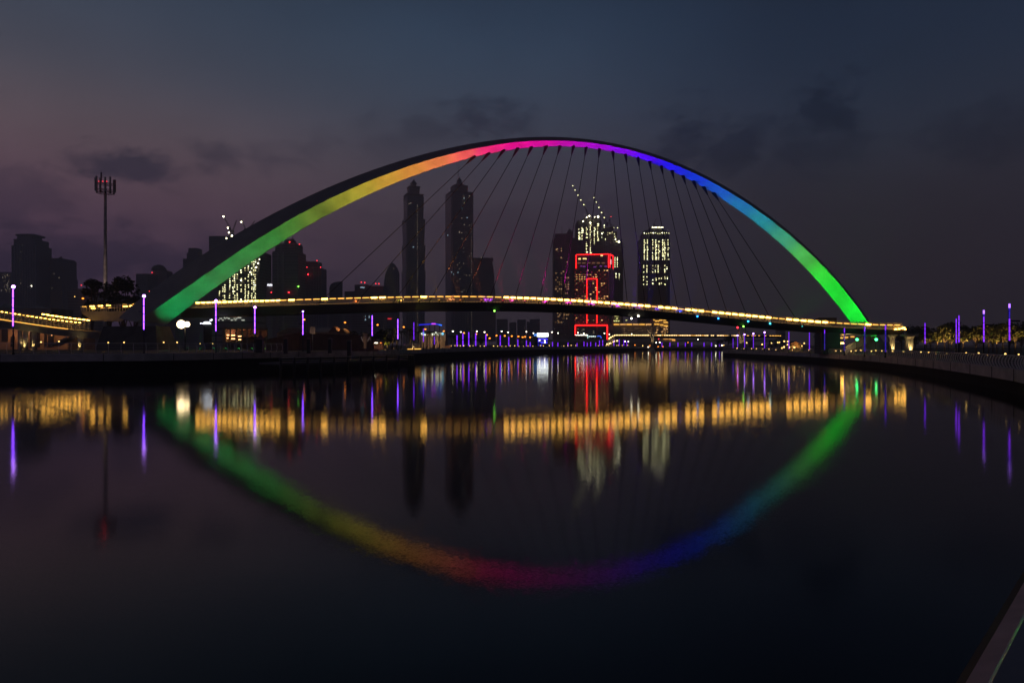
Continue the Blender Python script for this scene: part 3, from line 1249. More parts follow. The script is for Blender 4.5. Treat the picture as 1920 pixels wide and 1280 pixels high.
# unfinished tower full of work lights, left
DL = 820
t = thing('unfinished_tower', 'unfinished tower dotted with pale work lights behind the green part of the arch', 'tower')
m = MB()
px_box(m, 408, 487, 470, None, DL, 40)
m.build('tower_body', gl_con, t)
bands(t, 408, 487, np.arange(474, 640, 4.4), DL, slab, .7, .6)
cols = [411.4, 418, 421.5, 430.7, 437, 440, 445, 452, 459.8, 465.5, 472, 476, 478.5]
cells = []
for x in cols:
    for y in np.arange(487, 566, 3.95):
        edge = interp(x, [410, 441, 487], [548, 512, 484])
        if y > edge - 4 and random.random() < (.72 if y > 520 or x > 465 else .45):
            cells.append((x + random.uniform(-.5, .5), y + random.uniform(-.3, .3), DL - .8))
random.seed(11)
windows(t, cells, .95, 1.1, WIN_PALE, 'work_light')
for a, b, r in ((486.5, 486, 1.0), (484, 493.5, 1.1), (480.5, 501, 1.2), (469, 510, 1.0), (452, 525.5, 1.2), (452, 561, .8)):
    beacon(t, a, b, DL - 2, WIN_FLOOD, r, 'floodlight')


def crane(base, top, jib, label, bulbs, D, lm=WIN_FLOOD, r=.9):
    t = thing('tower_crane', label, 'crane', group='cranes on the unfinished towers')
    m = MB()
    a, b = P(base[0], base[1], D), P(top[0], top[1], D)
    for sx in (-.8, .8):
        for sy in (-.8, .8):
            m.bar(a + Vector((sx, sy, 0)), b + Vector((sx, sy, 0)), .3)
    n = max(2, int((b - a).length / 3))
    for k in range(n):
        p, q = a.lerp(b, k / n), a.lerp(b, (k + 1) / n)
        m.bar(p + Vector((-.8, -.8, 0)), q + Vector((.8, -.8, 0)), .2)
        m.bar(p + Vector((-.8, .8, 0)), q + Vector((.8, .8, 0)), .2)
    m.build('mast', dark_steel, t)
    m = MB()
    c = P(jib[0], jib[1], D)
    d = (c - b).normalized()
    up = Vector((0, 1, 0)).cross(d)
    if up.z < 0:
        up = -up
    e = b - d * 9
    for o_ in (Vector((0, -.7, 0)), Vector((0, .7, 0)), up * 1.3):
        m.bar(b + o_, c + o_ * .4, .25)
    n = max(3, int((c - b).length / 3))
    for k in range(n):
        p, q = b.lerp(c, k / n), b.lerp(c, (k + .5) / n)
        m.bar(p + Vector((0, -.7, 0)), q + up * 1.2 * (1 - k / n * .6), .18)
        m.bar(q + up * 1.2 * (1 - k / n * .6), b.lerp(c, (k + 1) / n) + Vector((0, -.7, 0)), .18)
    m.build('jib', dark_steel, t)
    m = MB()
    m.bar(b, e, .7)
    m.box(e.x - 1.4, e.x + 1.4, e.y - 1, e.y + 1, e.z - 2.4, e.z)
    m.build('counterweight', dark_steel, t)
    m = MB()
    m.box(b.x - 1, b.x + 1, b.y - 1.6, b.y, b.z - 1.6, b.z + .8)
    m.build('cab', dark_steel, t)
    for q in bulbs:
        beacon(t, q[0], q[1], D - 1.5, lm, q[2] if len(q) > 2 else r, 'bulb')
    return t


crane((433, 472), (431, 428), (418.5, 405), 'leaning crane hung with round lamps behind the lower left arch', [(419, 406, 1.5), (427.3, 427.3, 1.4), (429.3, 436, 1.5), (434.8, 442, 1.5), (424.6, 447, 1.2)], DL)
crane((437, 470), (437, 433), (444, 413), 'unlit crane jib beside the lamp hung crane', [], DL + 10)
crane((462, 460), (460, 430), (451, 411), 'crane with one lamp near its jib rising above the dark arch edge', [(452.4, 416.2, 1.3)], DL + 5)
crane((469, 450), (469, 428), (478, 414), 'small unlit crane tip just over the arch edge', [], DL + 15)

t = thing('office_block', 'small dark block with a white roof sign and red lamp', 'building')
m = MB()
px_box(m, 499.5, 511, 530.5, None, 760, 20)
m.build('tower_body', gl_grid, t)
m = MB()
m.box(X(501.6, 759), X(510.4, 759), 758.6, 759, Z(535.6, 759), Z(532.8, 759))
m.build('roof_sign', glow('white_sign', (.85, .88, 1.0), 2.5, False), t)
beacon(t, 508.7, 548, 755, RED_BEACON, 1.3)
DT9 = 950
t = thing('banded_tower', 'dark banded tower with a stepped red lit head right of the unfinished tower', 'tower')
m = MB()
px_box(m, 510.5, 559, 471, None, DT9, 36)
px_box(m, 516, 555.5, 456, 471, DT9 + 2, 30)
px_box(m, 533, 549, 449, 456, DT9 + 6, 16)
px_box(m, 545, 562, 457.5, 459, DT9 + 3, 10)
m.build('tower_body', gl_dark, t)
bands(t, 510.5, 559, np.arange(475, 640, 3.9), DT9, mat('grey_band', (.20, .20, .22), .6), .6, 1.0)
for x in (521, 531.5):
    m = MB()
    px_box(m, x - 1.3, x + 1.3, 472, None, DT9 - 1.4, 2)
    m.build('pier', mat('pale_pier', (.3, .29, .3), .6), t)
m = MB()
m.tube([P(548, 450, DT9 + 5), P(549, 442.5, DT9 + 5)], [.6, .2], 5)
m.build('antenna', dark_steel, t)
m = MB()
m.tube([P(538, 452, DT9 + 5), P(551, 450, DT9 + 5)], [2.2, 2.2], 8)
m.build('roof_drum', slab, t)
for a, b, r in ((543, 453.8, 1.4), (561.7, 458, 1.2), (541.3, 548, 1.7)):
    beacon(t, a, b, DT9 - 4, RED_BEACON, r)
beacon(t, 559.5, 537, DT9 - 4, GREEN_BEACON, 1.4)
t = thing('office_tower', 'plain dark tower with seven red lamps between the banded tower and the bridge lights', 'tower')
m = MB()
px_box(m, 564.5, 602, 502, None, 1000, 30)
px_box(m, 568.5, 596, 490, 502, 1003, 22)
m.build('tower_body', gl_blue, t)
fins(t, 564.5, 602, 502, None, 1000, 8, metal_fin, .6, .6)
for a, b, r in ((569, 489, 1.1), (594.5, 488.7, 1.1), (575.5, 501, 1.1), (601, 501, 1.1), (563, 515, 1.1), (577.7, 514.3, 1.6)):
    beacon(t, a, b, 994, RED_BEACON, r)
t = thing('round_topped_tower', 'dark tower with a rounded quarter circle roof beside the leftmost hanger', 'tower')
out = [(617.5, 640), (617.5, 540), (619, 535), (622, 531.5), (627, 529), (634, 528), (642.3, 527.8), (642.3, 640)]
m = MB()
m.loft([[P(a, b, 1050) for a, b in out], [P(a, b, 1075) for a, b in out]])
m.build('tower_body', gl_blue, t)
bands(t, 618, 642, np.arange(540, 640, 5), 1050, slab, .5, .5)
t = thing('office_block', 'broad low block with four red roof lamps behind the red hanger', 'building')
m = MB()
px_box(m, 646, 665, 546, None, 1100, 30)
px_box(m, 665, 690, 533.5, None, 1095, 30)
px_box(m, 690, 719, 536, None, 1098, 30)
m.build('tower_body', gl_dark, t)
bands(t, 665, 690, np.arange(537, 640, 4), 1095, slab)
for a, b in ((677.5, 529), (684, 529.7), (704.5, 531.8), (710.5, 532)):
    beacon(t, a, b, 1088, RED_BEACON, 1.2)
windows(t, [(674 + random.uniform(0, 10), 537.5 + random.uniform(0, 3), 1094) for _ in range(9)] + [(686 + random.uniform(-4, 8), random.uniform(592, 600), 1094) for _ in range(8)], 1.1, 1.0, WIN_BLUE)
t = thing('sail_tower', 'curved pointed sail tower left of the twin palm shaped towers', 'tower')
out = [(720, 640), (720, 530), (722, 515), (726, 505), (731, 497), (735, 492.5), (740, 495), (745, 502), (749, 513), (749, 640)]
m = MB()
m.loft([[P(a, b, 1250) for a, b in out], [P(a, b, 1275) for a, b in out]])
m.build('tower_body', gl_blue, t)
fins(t, 724, 746, 520, None, 1250, 6, metal_fin, .8, .6)
windows(t, [(738, 503.5, 1249)], 1.5, 1.5, WIN_FAINT)


def palm_tower(label, D, xc, half, flares, ytop_body, crown, lit_col, cells):
    """square tower turned on its corner whose storeys flare outward like a palm trunk"""
    t = thing('palm_tower', label, 'tower', group='twin towers with stepped crowns')
    yaw = R(22)

    def ring(y, h):
        r = h / F * D / (math.cos(yaw) + math.sin(yaw)) * 1.055
        c = Vector((X(xc, D), D + half / F * D, Z(y, D)))
        out_ = []
        for k in range(4):
            for off in (-.72, .72):
                a = k * math.pi / 2 + off
                v = Vector((math.cos(a), math.sin(a), 0))
                v /= max(abs(v.x), abs(v.y))
                q = Vector((v.x * math.cos(yaw) - v.y * math.sin(yaw), v.x * math.sin(yaw) + v.y * math.cos(yaw), 0))
                out_.append(c + q * r)
        return out_
    m = MB()
    prof = []
    for (y0, h0, y1, h1) in flares:
        prof += [ring(y1, h1), ring(y0, h0)]
    m.loft(prof)
    m.build('tower_body', gl_blue, t)
    m = MB()
    # slim vertical fins over every storey block
    for (y0, h0, y1, h1) in flares:
        a, b = ring(y1, h1), ring(y0, h0)
        for e in range(8):
            p0, p1 = a[e], a[(e + 1) % 8]
            q0, q1 = b[e], b[(e + 1) % 8]
            nn = 7 if (p1 - p0).length > 8 else 1
            for k in range(nn):
                f = (k + .5) / nn
                m.bar(p0.lerp(p1, f), q0.lerp(q1, f), .8, .8)
    m.build('facade_fins', metal_fin, t)
    m = MB()
    for rings_ in crown:
        m.loft([ring(y, h) for y, h in rings_])
    m.build('crown', gl_grid, t)
    return t


DJ = 1460
t = palm_tower('left twin tower with jagged flared sides like a palm trunk', DJ, 772.3, 21, [(408, 23, 472, 20.0), (457, 24, 524, 20.5)] and
               [(366, 20.3, 409, 17.6), (409, 23.0, 458, 18.2), (458, 23.6, 507, 18.8), (507, 23.8, 560, 19.6), (560, 22.6, 645.5, 21)], 366,
               [[(366, 17), (362.5, 20.8), (361.5, 20.5)], [(362, 11.5), (350, 12.5), (346.5, 14.2), (346, 13.0)], [(346, 5.5), (342, 5.5), (339.5, 7.3), (336, 3.6), (331, .3)]], None, None)
windows(t, [(782.7 + (k % 3 - 1) * 1.6 * 0, y, DJ - 2) for k, y in enumerate(np.arange(385, 640, 3.1))], 1.8, .5, WIN_FAINT)
windows(t, [(775.2, 463, DJ - 2)], 2, 2.6, WIN_BLUE)
windows(t, [(763, 519.5, DJ - 2), (764.3, 536, DJ - 2), (767, 382, DJ - 2), (770, 381, DJ - 2), (758, 556, DJ - 2)], 1.8, 1.8, WIN_FAINT)
t = palm_tower('right twin tower with straight sides and a thin mast on its crown', DJ + 20, 859, 26, [(360.5, 27.2, 372, 26.2), (372, 26.2, 645.5, 26.6)], 360,
               [[(361, 24), (358.5, 27.4), (357.5, 27)], [(358, 16.5), (347, 16.8), (344, 17.6), (343.5, 16.5)], [(344, 9.3), (341, 9.3), (338.5, 6), (335, 4.5), (333.5, 5.6), (330, 3.2), (326, .5)]], None, None)
m = MB()
m.tube([P(859.3, 330, DJ + 45), P(859.3, 303, DJ + 45)], [.7, .25], 5)
m.build('mast', dark_steel, t)
windows(t, [(random.choice([857, 862, 866, 870, 875, 881]) + random.uniform(-1, 1), random.uniform(352, 560), DJ + 18) for _ in range(34)], 1.5, 1.4, WIN_FAINT)
windows(t, [(839.5, 441, DJ + 18), (876, 408, DJ + 18), (866, 390, DJ + 18), (846.5, 510, DJ + 18), (858.7, 510.8, DJ + 18), (850.5, 514, DJ + 18), (870, 372, DJ + 18)], 1.5, 2.2, WIN_BLUE)
windows(t, [(884, y, DJ + 18) for y in np.arange(420, 640, 5)], .9, 1.5, WIN_FAINT)
t = thing('curved_tower', 'lower tower with a flat hat roof and sloping right shoulder beside the twin towers', 'tower')
out = [(886.5, 640), (886.5, 484.5), (922, 484.5), (922.5, 489), (924.5, 499), (926.5, 511), (927, 524), (927, 527), (926, 529), (928.5, 545), (929.5, 575), (929.8, 640)]
m = MB()
m.loft([[P(a, b, 1350) for a, b in out], [P(a, b, 1385) for a, b in out]])
m.build('tower_body', gl_grid, t)
m = MB()
px_box(m, 884, 924, 483.2, 485, 1346, 44)
m.build('roof_slab', slab, t)
bands(t, 887, 924, np.arange(492, 640, 6), 1350, slab, .5, .5)
beacon(t, 902.5, 483, 1340, WIN_FAINT, .9, 'lamp')
for k, (x0, x1, y0, D) in enumerate(((931, 952, 598, 1700), (955, 968, 604, 1900), (970, 986, 599, 1800), (988, 994, 603, 1750), (994, 1012, 598, 1650))):
    t = thing('distant_block', ['faint low block right of the curved tower', 'faint lowest block of the distant row', 'faint block with a small mast in the distant row', 'narrow faint block in the distant row',
                                'faint banded block above the white screen kiosk'][k], 'building', group='hazy blocks beyond the far promenade')
    m = MB()
    px_box(m, x0, x1, y0, None, D, 30)
    m.build('tower_body', gl_dark, t)
    bands(t, x0, x1, np.arange(y0 + 2, 640, 3), D, slab, .5, .8)
t = thing('distant_block', 'plain low block hidden behind the bridge deck between the round topped and sail towers', 'building')
m = MB()
px_box(m, 600, 720, 588, None, 1250, 60)
px_box(m, 625, 665, 580, 588, 1252, 40)
m.build('tower_body', gl_grid, t)
windows(t, [(658 + random.uniform(-3, 3), y, 1249) for y in (591, 594, 597)], 2.4, 1.2, WIN_GOLD_DIM)
windows(t, [(683 + random.uniform(-6, 6), random.uniform(588, 600), 1249) for _ in range(9)], 1.6, 1.0, WIN_BLUE)
windows(t, [(719.5, 596.8, 1248)], 8, 1.6, NEON_DOT, 'red_sign')
windows(t, [(730.5, 597.4, 1248)], 7, 1.4, NEON_DOT, 'red_sign')

# the three right hand towers and the red lit hotel
DH = 1000
t = thing('residential_tower', 'dark residential tower with scattered gold windows left of the red outlined hotel', 'tower')
m = MB()
px_box(m, 1038.5, 1074, 448, None, DH + 60, 36)
px_box(m, 1041, 1074, 438, 448, DH + 62, 32)
px_box(m, 1074, 1084, 446, None, DH + 70, 36)
m.build('tower_body', gl_grid, t)
c = P(1068, 438, DH + 78)
m = MB()
m.loft([[c + Vector((sx * 5, sy * 5, 0)) for sx, sy in ((-1, -1), (1, -1), (1, 1), (-1, 1))], [c + Vector((sx * 4, sy * 4, 2)) for sx, sy in ((-1, -1), (1, -1), (1, 1), (-1, 1))],
        [c + Vector((sx * .2, sy * .2, 8)) for sx, sy in ((-1, -1), (1, -1), (1, 1), (-1, 1))]])
m.build('roof', slab, t)
m = MB()
m.tube([P(1054, 439, DH + 70), P(1053.4, 424, DH + 70)], .3, 5)
m.build('antenna', dark_steel, t)
fins(t, 1038.5, 1074, 449, None, DH + 60, 6, slab, .7, 1.2)
cells = []
for x in (1042.5, 1045.5, 1049, 1052.5, 1060.5, 1063.5, 1066):
    for y in np.arange(466, 552, 4.2):
        pr = .75 if y > 520 else .13
        if random.random() < pr * (.8 if x < 1062 else .7):
            cells.append((x, y, DH + 59))
cells += [(1052, 483, DH + 59), (1055, 484, DH + 59), (1043, 468, DH + 59), (1045, 467, DH + 59), (1056, 509, DH + 59), (1057, 509, DH + 59)]
cells += [(random.uniform(1041, 1067), random.choice([587, 590, 593, 597, 601, 604]), DH + 59) for _ in range(26)]
windows(t, cells, 1.5, 1.7, WIN_GOLD_DIM)
windows(t, [(1044.5 + k * 3.2, y, DH + 59.5) for k in range(7) for y in (612, 617, 626)], 1.6, 2.4, glass_dark, 'dark_window')

t = thing('unfinished_tower', 'tall unfinished tower with columns of pale work lights behind the red hotel', 'tower')
DC = DH + 140
m = MB()
px_box(m, 1082, 1128, 415, None, DC, 40)
px_box(m, 1094, 1125, 409, 415, DC + 2, 30)
px_box(m, 1128, 1157, 434, None, DC + 5, 40)
px_box(m, 1133, 1150, 426, 434, DC + 8, 30)
px_box(m, 1157, 1168.5, 453, None, DC + 10, 36)
m.build('tower_body', gl_con, t)
bands(t, 1082, 1128, np.arange(418, 480, 3), DC, slab, .8, .5)
bands(t, 1128, 1168, np.arange(456, 640, 3.2), DC + 4, slab, .8, .5)
m = MB()
for x, y in ((1084, 413), (1090, 411), (1126, 412), (1131, 428), (1146, 421), (1150, 423), (1160, 448), (1166, 450), (1168, 462), (1140, 419), (1124, 417)):
    a = P(x, y + 8, DC + 3)
    m.bar(a, P(x + random.uniform(-1, 1), y - 2, DC + 3), .7)
    m.bar(P(x - 3, y + 2, DC + 3), P(x + 3, y + random.uniform(-1, 2), DC + 3), .6)
m.build('scaffold', dark_steel, t)
cells = []
for x, ya, yb in ((1085.3, 430, 449), (1091.2, 427, 449), (1099.5, 427, 474), (1106.8, 416, 474), (1114.3, 427, 460), (1120.5, 420, 452)):
    for y in np.arange(ya, yb, 3.05):
        if random.random() < .92:
            cells.append((x, y, DC - 1))
            if random.random() < .3:
                cells.append((x + 1.8, y, DC - 1))
for _ in range(16):
    cells.append((random.uniform(1120, 1160), random.uniform(422, 455), DC + 3))
for x, ya, yb in ((1153, 483, 502), (1157.5, 483, 502), (1155, 513, 521), (1161, 514, 522)):
    for y in np.arange(ya, yb, 3.4):
        cells.append((x, y, DC + 3))
windows(t, cells, 1.15, 1.5, WIN_PALE, 'work_light')
for a, b, r in ((1105, 405, 1.3), (1121.5, 406.5, 1.7), (1093.5, 415, 1.1), (1107, 418, 1.3), (1160.5, 453, 1.9), (1100, 407.5, 1.0), (1154, 449, .9), (1115, 407, .9), (1128.5, 438, .9)):
    beacon(t, a, b, DC - 4, WIN_FLOOD, r, 'floodlight')
crane((1105, 412), (1099, 394), (1073, 347), 'crane with a slanting row of five small lamps above the tall unfinished tower', [(1074, 348.5, .9), (1078.3, 356.5, .9), (1083.7, 366, 1.1), (1089, 375, 1.1), (1094.6, 384, 1.1)], DC + 6, WIN_PALE)
crane((1135, 420), (1133.5, 408.5), (1112, 368), 'crane with a row of lamps slanting down to the right over the tall unfinished tower', [(1113.6, 370.7, .8), (1118, 379, .9), (1123, 389, 1.1), (1128, 398.6, 1.1), (1133, 408, 1.1)], DC + 12, WIN_PALE)
crane((1145, 428), (1143, 412), (1147, 404), 'stub crane with a red tip over the right shoulder of the tall unfinished tower', [(1145.7, 406.3, .7)], DC + 14, RED_BEACON)

t = thing('hotel', 'hotel tower outlined in red neon with gold windows and red dots', 'hotel')
fp = [(X(1077.5, 996), 996), (X(1141.5, 978), 978), (X(1151, 1022), 1022), (X(1086, 1040), 1040)]


def hD(px):
    return interp(px, [1077.5, 1141.5], [996, 978])


m = MB()
m.prism(fp, 2.0, Z(477, 985))
m.build('tower_body', gl_red, t)


def neon(t, pts, off=.8, th=.9):
    m = MB()
    for (a, b) in zip(pts, pts[1:]):
        da, db = (hD(a[0]) if a[0] <= 1141.6 else interp(a[0], [1141.5, 1151], [978, 1022])), (hD(b[0]) if b[0] <= 1141.6 else interp(b[0], [1141.5, 1151], [978, 1022]))
        m.bar(P(a[0], a[1], da - off), P(b[0], b[1], db - off), th)
    return m.build('neon_outline', NEON, t)


neon(t, [(1080.3, 503), (1080.3, 477.6), (1141, 476.2), (1141, 502)])
neon(t, [(1143.6, 502), (1143.6, 476.6), (1149.3, 479.6), (1149.3, 504.5)])
neon(t, [(1100.3, 606), (1100.3, 522.6), (1119.2, 522.6), (1119.2, 606)])
neon(t, [(1078.6, 628.5), (1078.6, 609.6), (1138.6, 609.6), (1138.6, 638)], .9, 1.25)
cells, dots = [], []
for i in range(13):
    for j in range(25):
        x = 1078.6 + i * 5.22
        y = 510.2 + j * 4.05
        if (i + j) % 2 == 0 and not (1097 < x < 1121 and y > 521) and y < 605:
            dots.append((x, y, hD(x) - .6))
windows(t, dots, .62, .62, NEON_DOT, 'red_dot')
for i in range(12):
    for j in range(26):
        x = 1081.2 + i * 5.22
        y = 507 + j * 4.05
        if y > 604:
            continue
        p = .12
        if 514 < y < 526 and x < 1120:
            p = .7
        if y < 508 and x > 1120:
            p = .9
        if 555 < y < 562 or y > 601:
            p = .55
        if 1103 < x < 1117 and y > 523:
            p = .18
        if random.random() < p:
            cells.append((x + random.uniform(-.6, .6), y, hD(x) - .5))
windows(t, cells, 2.0, 1.2, WIN_GOLD)
windows(t, [(1087, 485.3, hD(1087) - .5), (1094.5, 485, hD(1094) - .5), (1098.5, 485, hD(1098) - .5), (1128.5, 479, hD(1128) - .6)], 3.4, 2.2, glow('gold_lounge', (1, .66, .25), 2.2, False), 'lounge_window')
windows(t, [(1087 + k * 9, 493, hD(1087 + k * 9) - .5) for k in range(6)], 6.4, 2.2, glow('rusty_lounge', (.7, .32, .16), .25, False), 'lounge_window')
windows(t, [(1090, 499, hD(1090) - .5), (1096, 499.6, hD(1096) - .5), (1116, 500.5, hD(1116) - .5), (1127, 499, hD(1127) - .5), (1136, 499.3, hD(1136) - .5)], 4.5, 1.6, glow('violet_lounge', (.55, .12, .8), .35, False), 'lounge_window')
windows(t, [(1145.4, 491, 990)], 1.2, 6.0, glow('pink_screen', (1, .4, .4), 2.0, False), 'screen')
for x0, x1 in ((1081, 1097), (1099.5, 1117), (1119.5, 1136)):
    m = MB()
    m.box(X(x0, hD(x0) - .5), X(x1, hD(x1) - .5), 976, 976.4, Z(640, 980), Z(612.5, 980))
    m.build('podium_glass', glass_dark, t)
windows(t, [(1095, 617.5, 974), (1093, 617.5, 974), (1091, 620, 974), (1113, 621, 974), (1113, 624, 974), (1084, 617, 974)], 1.6, .8, WIN_FAINT)
# entrance canopies with lamps
windows(t, [(1079.5 + k * 1.9, 628, 970) for k in range(12)], .9, 1.0, COOLW, 'canopy_lamp')
windows(t, [(1104.5 + k * 1.5, 630.5, 970) for k in range(9)], .9, 1.3, glow('cool_canopy', (.8, 1, .95), 2.4, False), 'canopy_lamp')
m = MB()
m.box(X(1078, 971), X(1100.5, 971), 969, 978, Z(632, 971), Z(629.4, 971))
m.box(X(1103.5, 971), X(1117.5, 971), 969, 978, Z(634, 971), Z(632, 971))
m.build('canopy', mat('canopy_metal', (.3, .26, .2), .6), t)
m = MB()
m.box(X(1101.3, 969), X(1102.5, 969), 967.5, 968.3, Z(634, 969), Z(627.5, 969))
m.build('sign_pylon', glow('teal_sign', (.6, 1, .95), 1.6, False), t)
m = MB()
m.tube([P(1120, 631, 968), P(1121, 629.8, 968), P(1126, 629.8, 968), P(1127, 632, 968), P(1127, 634, 968)], .5, 5)
m.build('blue_arc', glow('blue_sign', (.05, .15, 1), 2.0, False), t)

t = thing('unfinished_tower', 'unfinished tower with rounded crown and columns of pale lights right of the red hotel', 'tower')
DR = 1080
m = MB()


def octo(x0, x1, D, dep):
    a, b = X(x0, D), X(x1, D)
    c = (b - a) * .22
    return [(a + c, D), (b - c, D), (b, D + c), (b, D + dep - c), (b - c, D + dep), (a + c, D + dep), (a, D + dep - c), (a, D + c)]


m.prism(octo(1202.5, 1259, DR, 44), 2, Z(447, DR))
m.prism(octo(1206, 1257, DR + 2, 38), Z(447, DR), Z(436, DR))
m.prism(octo(1210, 1252, DR + 4, 32), Z(436, DR), Z(430, DR))
m.prism(octo(1219, 1246, DR + 6, 22), Z(430, DR), Z(424.5, DR))
m.build('tower_body', gl_con, t)
fins(t, 1212, 1250, 536, None, DR, 11, slab, .8, 1.2)
bands(t, 1213, 1249, np.arange(450, 536, 3.0), DR, slab, .8, .5)
cells = []
for x in (1208, 1213.8, 1223.8, 1229.5, 1235, 1242.5, 1246.3, 1252.5):
    for y in np.arange(450, 487, 3.0):
        if random.random() < .9:
            cells.append((x, y, DR - 1))
            if random.random() < .3:
                cells.append((x + 1.6, y, DR - 1))
for x in (1207, 1213, 1224, 1229, 1234, 1246.5, 1250.5):
    for y in np.arange(498, 513, 3.0):
        if random.random() < .8:
            cells.append((x, y, DR - 1))
for _ in range(30):
    cells.append((random.choice([1207, 1213, 1224, 1230, 1236, 1240, 1247, 1251]) + random.uniform(-.6, .6), random.choice([519, 522, 525, 528, 531, 533]), DR - 1))
random.seed(5)
windows(t, cells, 1.1, 1.35, WIN_PALE, 'work_light')
for k in range(8):
    beacon(t, 1223 + k * 2.8, 426.5 + random.uniform(-.4, .4), DR + 4, WIN_FLOOD, .75, 'floodlight')
for k in range(12):
    beacon(t, 1208 + k * 4.2, 437 + random.uniform(-1.2, 1.2), DR + 1, WIN_PALE if k % 4 else WIN_FLOOD, .75, 'floodlight')
crane((1230, 425), (1226, 421), (1231, 410), 'small crane leaning over the rounded crown of the right unfinished tower', [(1200, 376, .6), (1199.5, 376.5, .7)][:0], DR + 12)

# low gold lit hotel wing
t = thing('hotel_wing', 'long low hotel wing with a gold lit cornice behind the small pylon bridge', 'hotel')
DW = 900
m = MB()
px_box(m, 1149, 1224, 606, None, DW, 40)
px_box(m, 1226, 1254, 603.5, None, DW - 5, 44)
px_box(m, 1151, 1165, 592, 606, DW + 4, 20)
m.build('wing_body', mat('sandstone', (.32, .26, .21), .8), t)
for k in range(6):
    m = MB()
    x0 = 1150.8 + k * 12
    m.box(X(x0, DW - 1), X(x0 + 10.2, DW - 1), DW - 1.6, DW - .9, Z(609.2, DW), Z(607, DW))
    m.build('cornice_light', WIN_GOLD if k % 2 else glow('gold_cornice', (1, .5, .08), 1.6), t)
for x0, x1, y in ((1227, 1230, 608), (1231, 1236.5, 608), (1238, 1244, 609.3), (1245, 1252.5, 611)):
    m = MB()
    m.box(X(x0, DW - 7), X(x1, DW - 7), DW - 6.6, DW - 5.9, Z(y + 1.1, DW), Z(y - 1, DW))
    m.build('cornice_light', glow('gold_cornice', (1, .5, .08), 1.6), t)
cells = []
for k in range(5):
    for q in (-4, -1.5, 1, 4):
        for y in (615.5, 619.7, 624.2):
            if random.random() < .85:
                cells.append((1170 + k * 12 + q, y, DW - .7))
windows(t, cells, .75, .75, WIN_GOLD_DIM)
windows(t, [(1231.5 + random.uniform(-1.6, 1.6), y, DW - 5.6) for y in (614, 615, 618, 619, 623, 624)], 1.5, .8, WIN_GOLD)
windows(t, [(1240 + random.uniform(0, 12), y, DW - 5.6) for y in (613, 616, 617, 620, 622, 624, 626) for _ in range(3)], 1.1, .8, WIN_GOLD)
windows(t, [(1154, 592.3, DW + 3), (1158, 592.3, DW + 3), (1157, 597, DW + 3), (1156, 601.5, DW + 3), (1160, 601.7, DW + 3), (1152, 601.5, DW + 3), (1174.5, 600.3, DW + 3)], 2.6, 1.2, glow('lime_cornice', (.9, .9, .3), 1.4, False))
m = MB()
px_box(m, 1224.5, 1243.5, 598, 603.5, DW, 18)
px_box(m, 1243.5, 1252, 601, 604, DW, 14)
m.build('roof_pavilion', mat('sandstone', (.32, .26, .21), .8), t)
for x0, x1, y in ((1225, 1227.5, 600), (1228, 1236, 602), (1236, 1242, 600.5), (1243.5, 1249, 600.5), (1244, 1252, 604.5)):
    m = MB()
    m.box(X(x0, DW - 7), X(x1, DW - 7), DW - 7.6, DW - 7, Z(y + 1.1, DW), Z(y - 1, DW))
    m.build('cornice_light', glow('gold_cornice', (1, .5, .08), 1.6), t)
t = thing('office_block', 'small dark slab block standing beyond the right end of the small bridge', 'building')
m = MB()
px_box(m, 1461.5, 1472.5, 612, None, 620, 9)
px_box(m, 1463, 1471, 609, 612, 621, 6)
m.build('tower_body', gl_dark, t)

# small blue lamps at the feet of the right hangers
for k, (x, c) in enumerate(((1307, (.02, .30, 1)), (1346, (.02, .28, 1)), (1402, (.03, .5, 1)), (1443, (.05, .75, 1)), (1503, (.05, .6, .6)))):
    p = deck_pt(x, -.45, .35)
    t = thing('hanger_lamp', '%s glowing blue lamp on the deck edge at the foot of the right hangers' % ORD[k], 'lamp', p, 'blue lamps at the hanger feet')
    m = MB()
    m.ball((0, 0, 0), .21 if k < 4 else .16, 8, 5)
    m.build('lamp_glass', glow('hanger_lamp_%d' % k, c, 6.0 if k < 4 else 1.0), t)
    m = MB()
    m.bar((0, .5, -.1), (0, .05, -.1), .16, .1)
    m.build('bracket', dark_steel, t)
for k, (x, c) in enumerate(((668, (1, .22, .04)), (752, (1, .5, .1)), (845, (1, .35, .1)), (911, (.5, .06, 1)), (918, (.45, .05, 1)), (960, (1, .05, .5)), (1021, (1, .03, .7)), (1066, (.9, .03, .7)), (1110, (.8, .03, .9)), (1158, (.6, .05, 1)), (1199, (.35, .05, 1)), (1233, (.15, .06, 1)), (1275, (.06, .1, 1)))):
    p = deck_pt(x, .25, .30)
    t = thing('railing_lamp', '%s coloured glow lamp from the left on the outside of the bridge railing' % ORD[k], 'lamp', p, 'coloured lamps on the bridge railing')
    m = MB()
    m.bar((-.18, 0, .0), (.18, 0, .0), .14, .12)
    m.build('housing', dark_steel, t)
    m = MB()
    m.bar((-.15, 0, .085), (.15, 0, .085), .1, .04)
    m.build('lens', glow('railing_lamp_%d' % k, c, 3.0), t)
    ld = bpy.data.lights.new('railing_lamp_light', 'SPOT')
    ld.energy = 60
    ld.color = c
    ld.spot_size = R(130)
    ld.shadow_soft_size = .1
    lo = bpy.data.objects.new('railing_lamp_light', ld)
    COL.objects.link(lo)
    lo.parent = t
    lo.location = (0, -.25, .15)
    lo.rotation_euler = Vector((0, .75, .55)).to_track_quat('-Z', 'Y').to_euler()

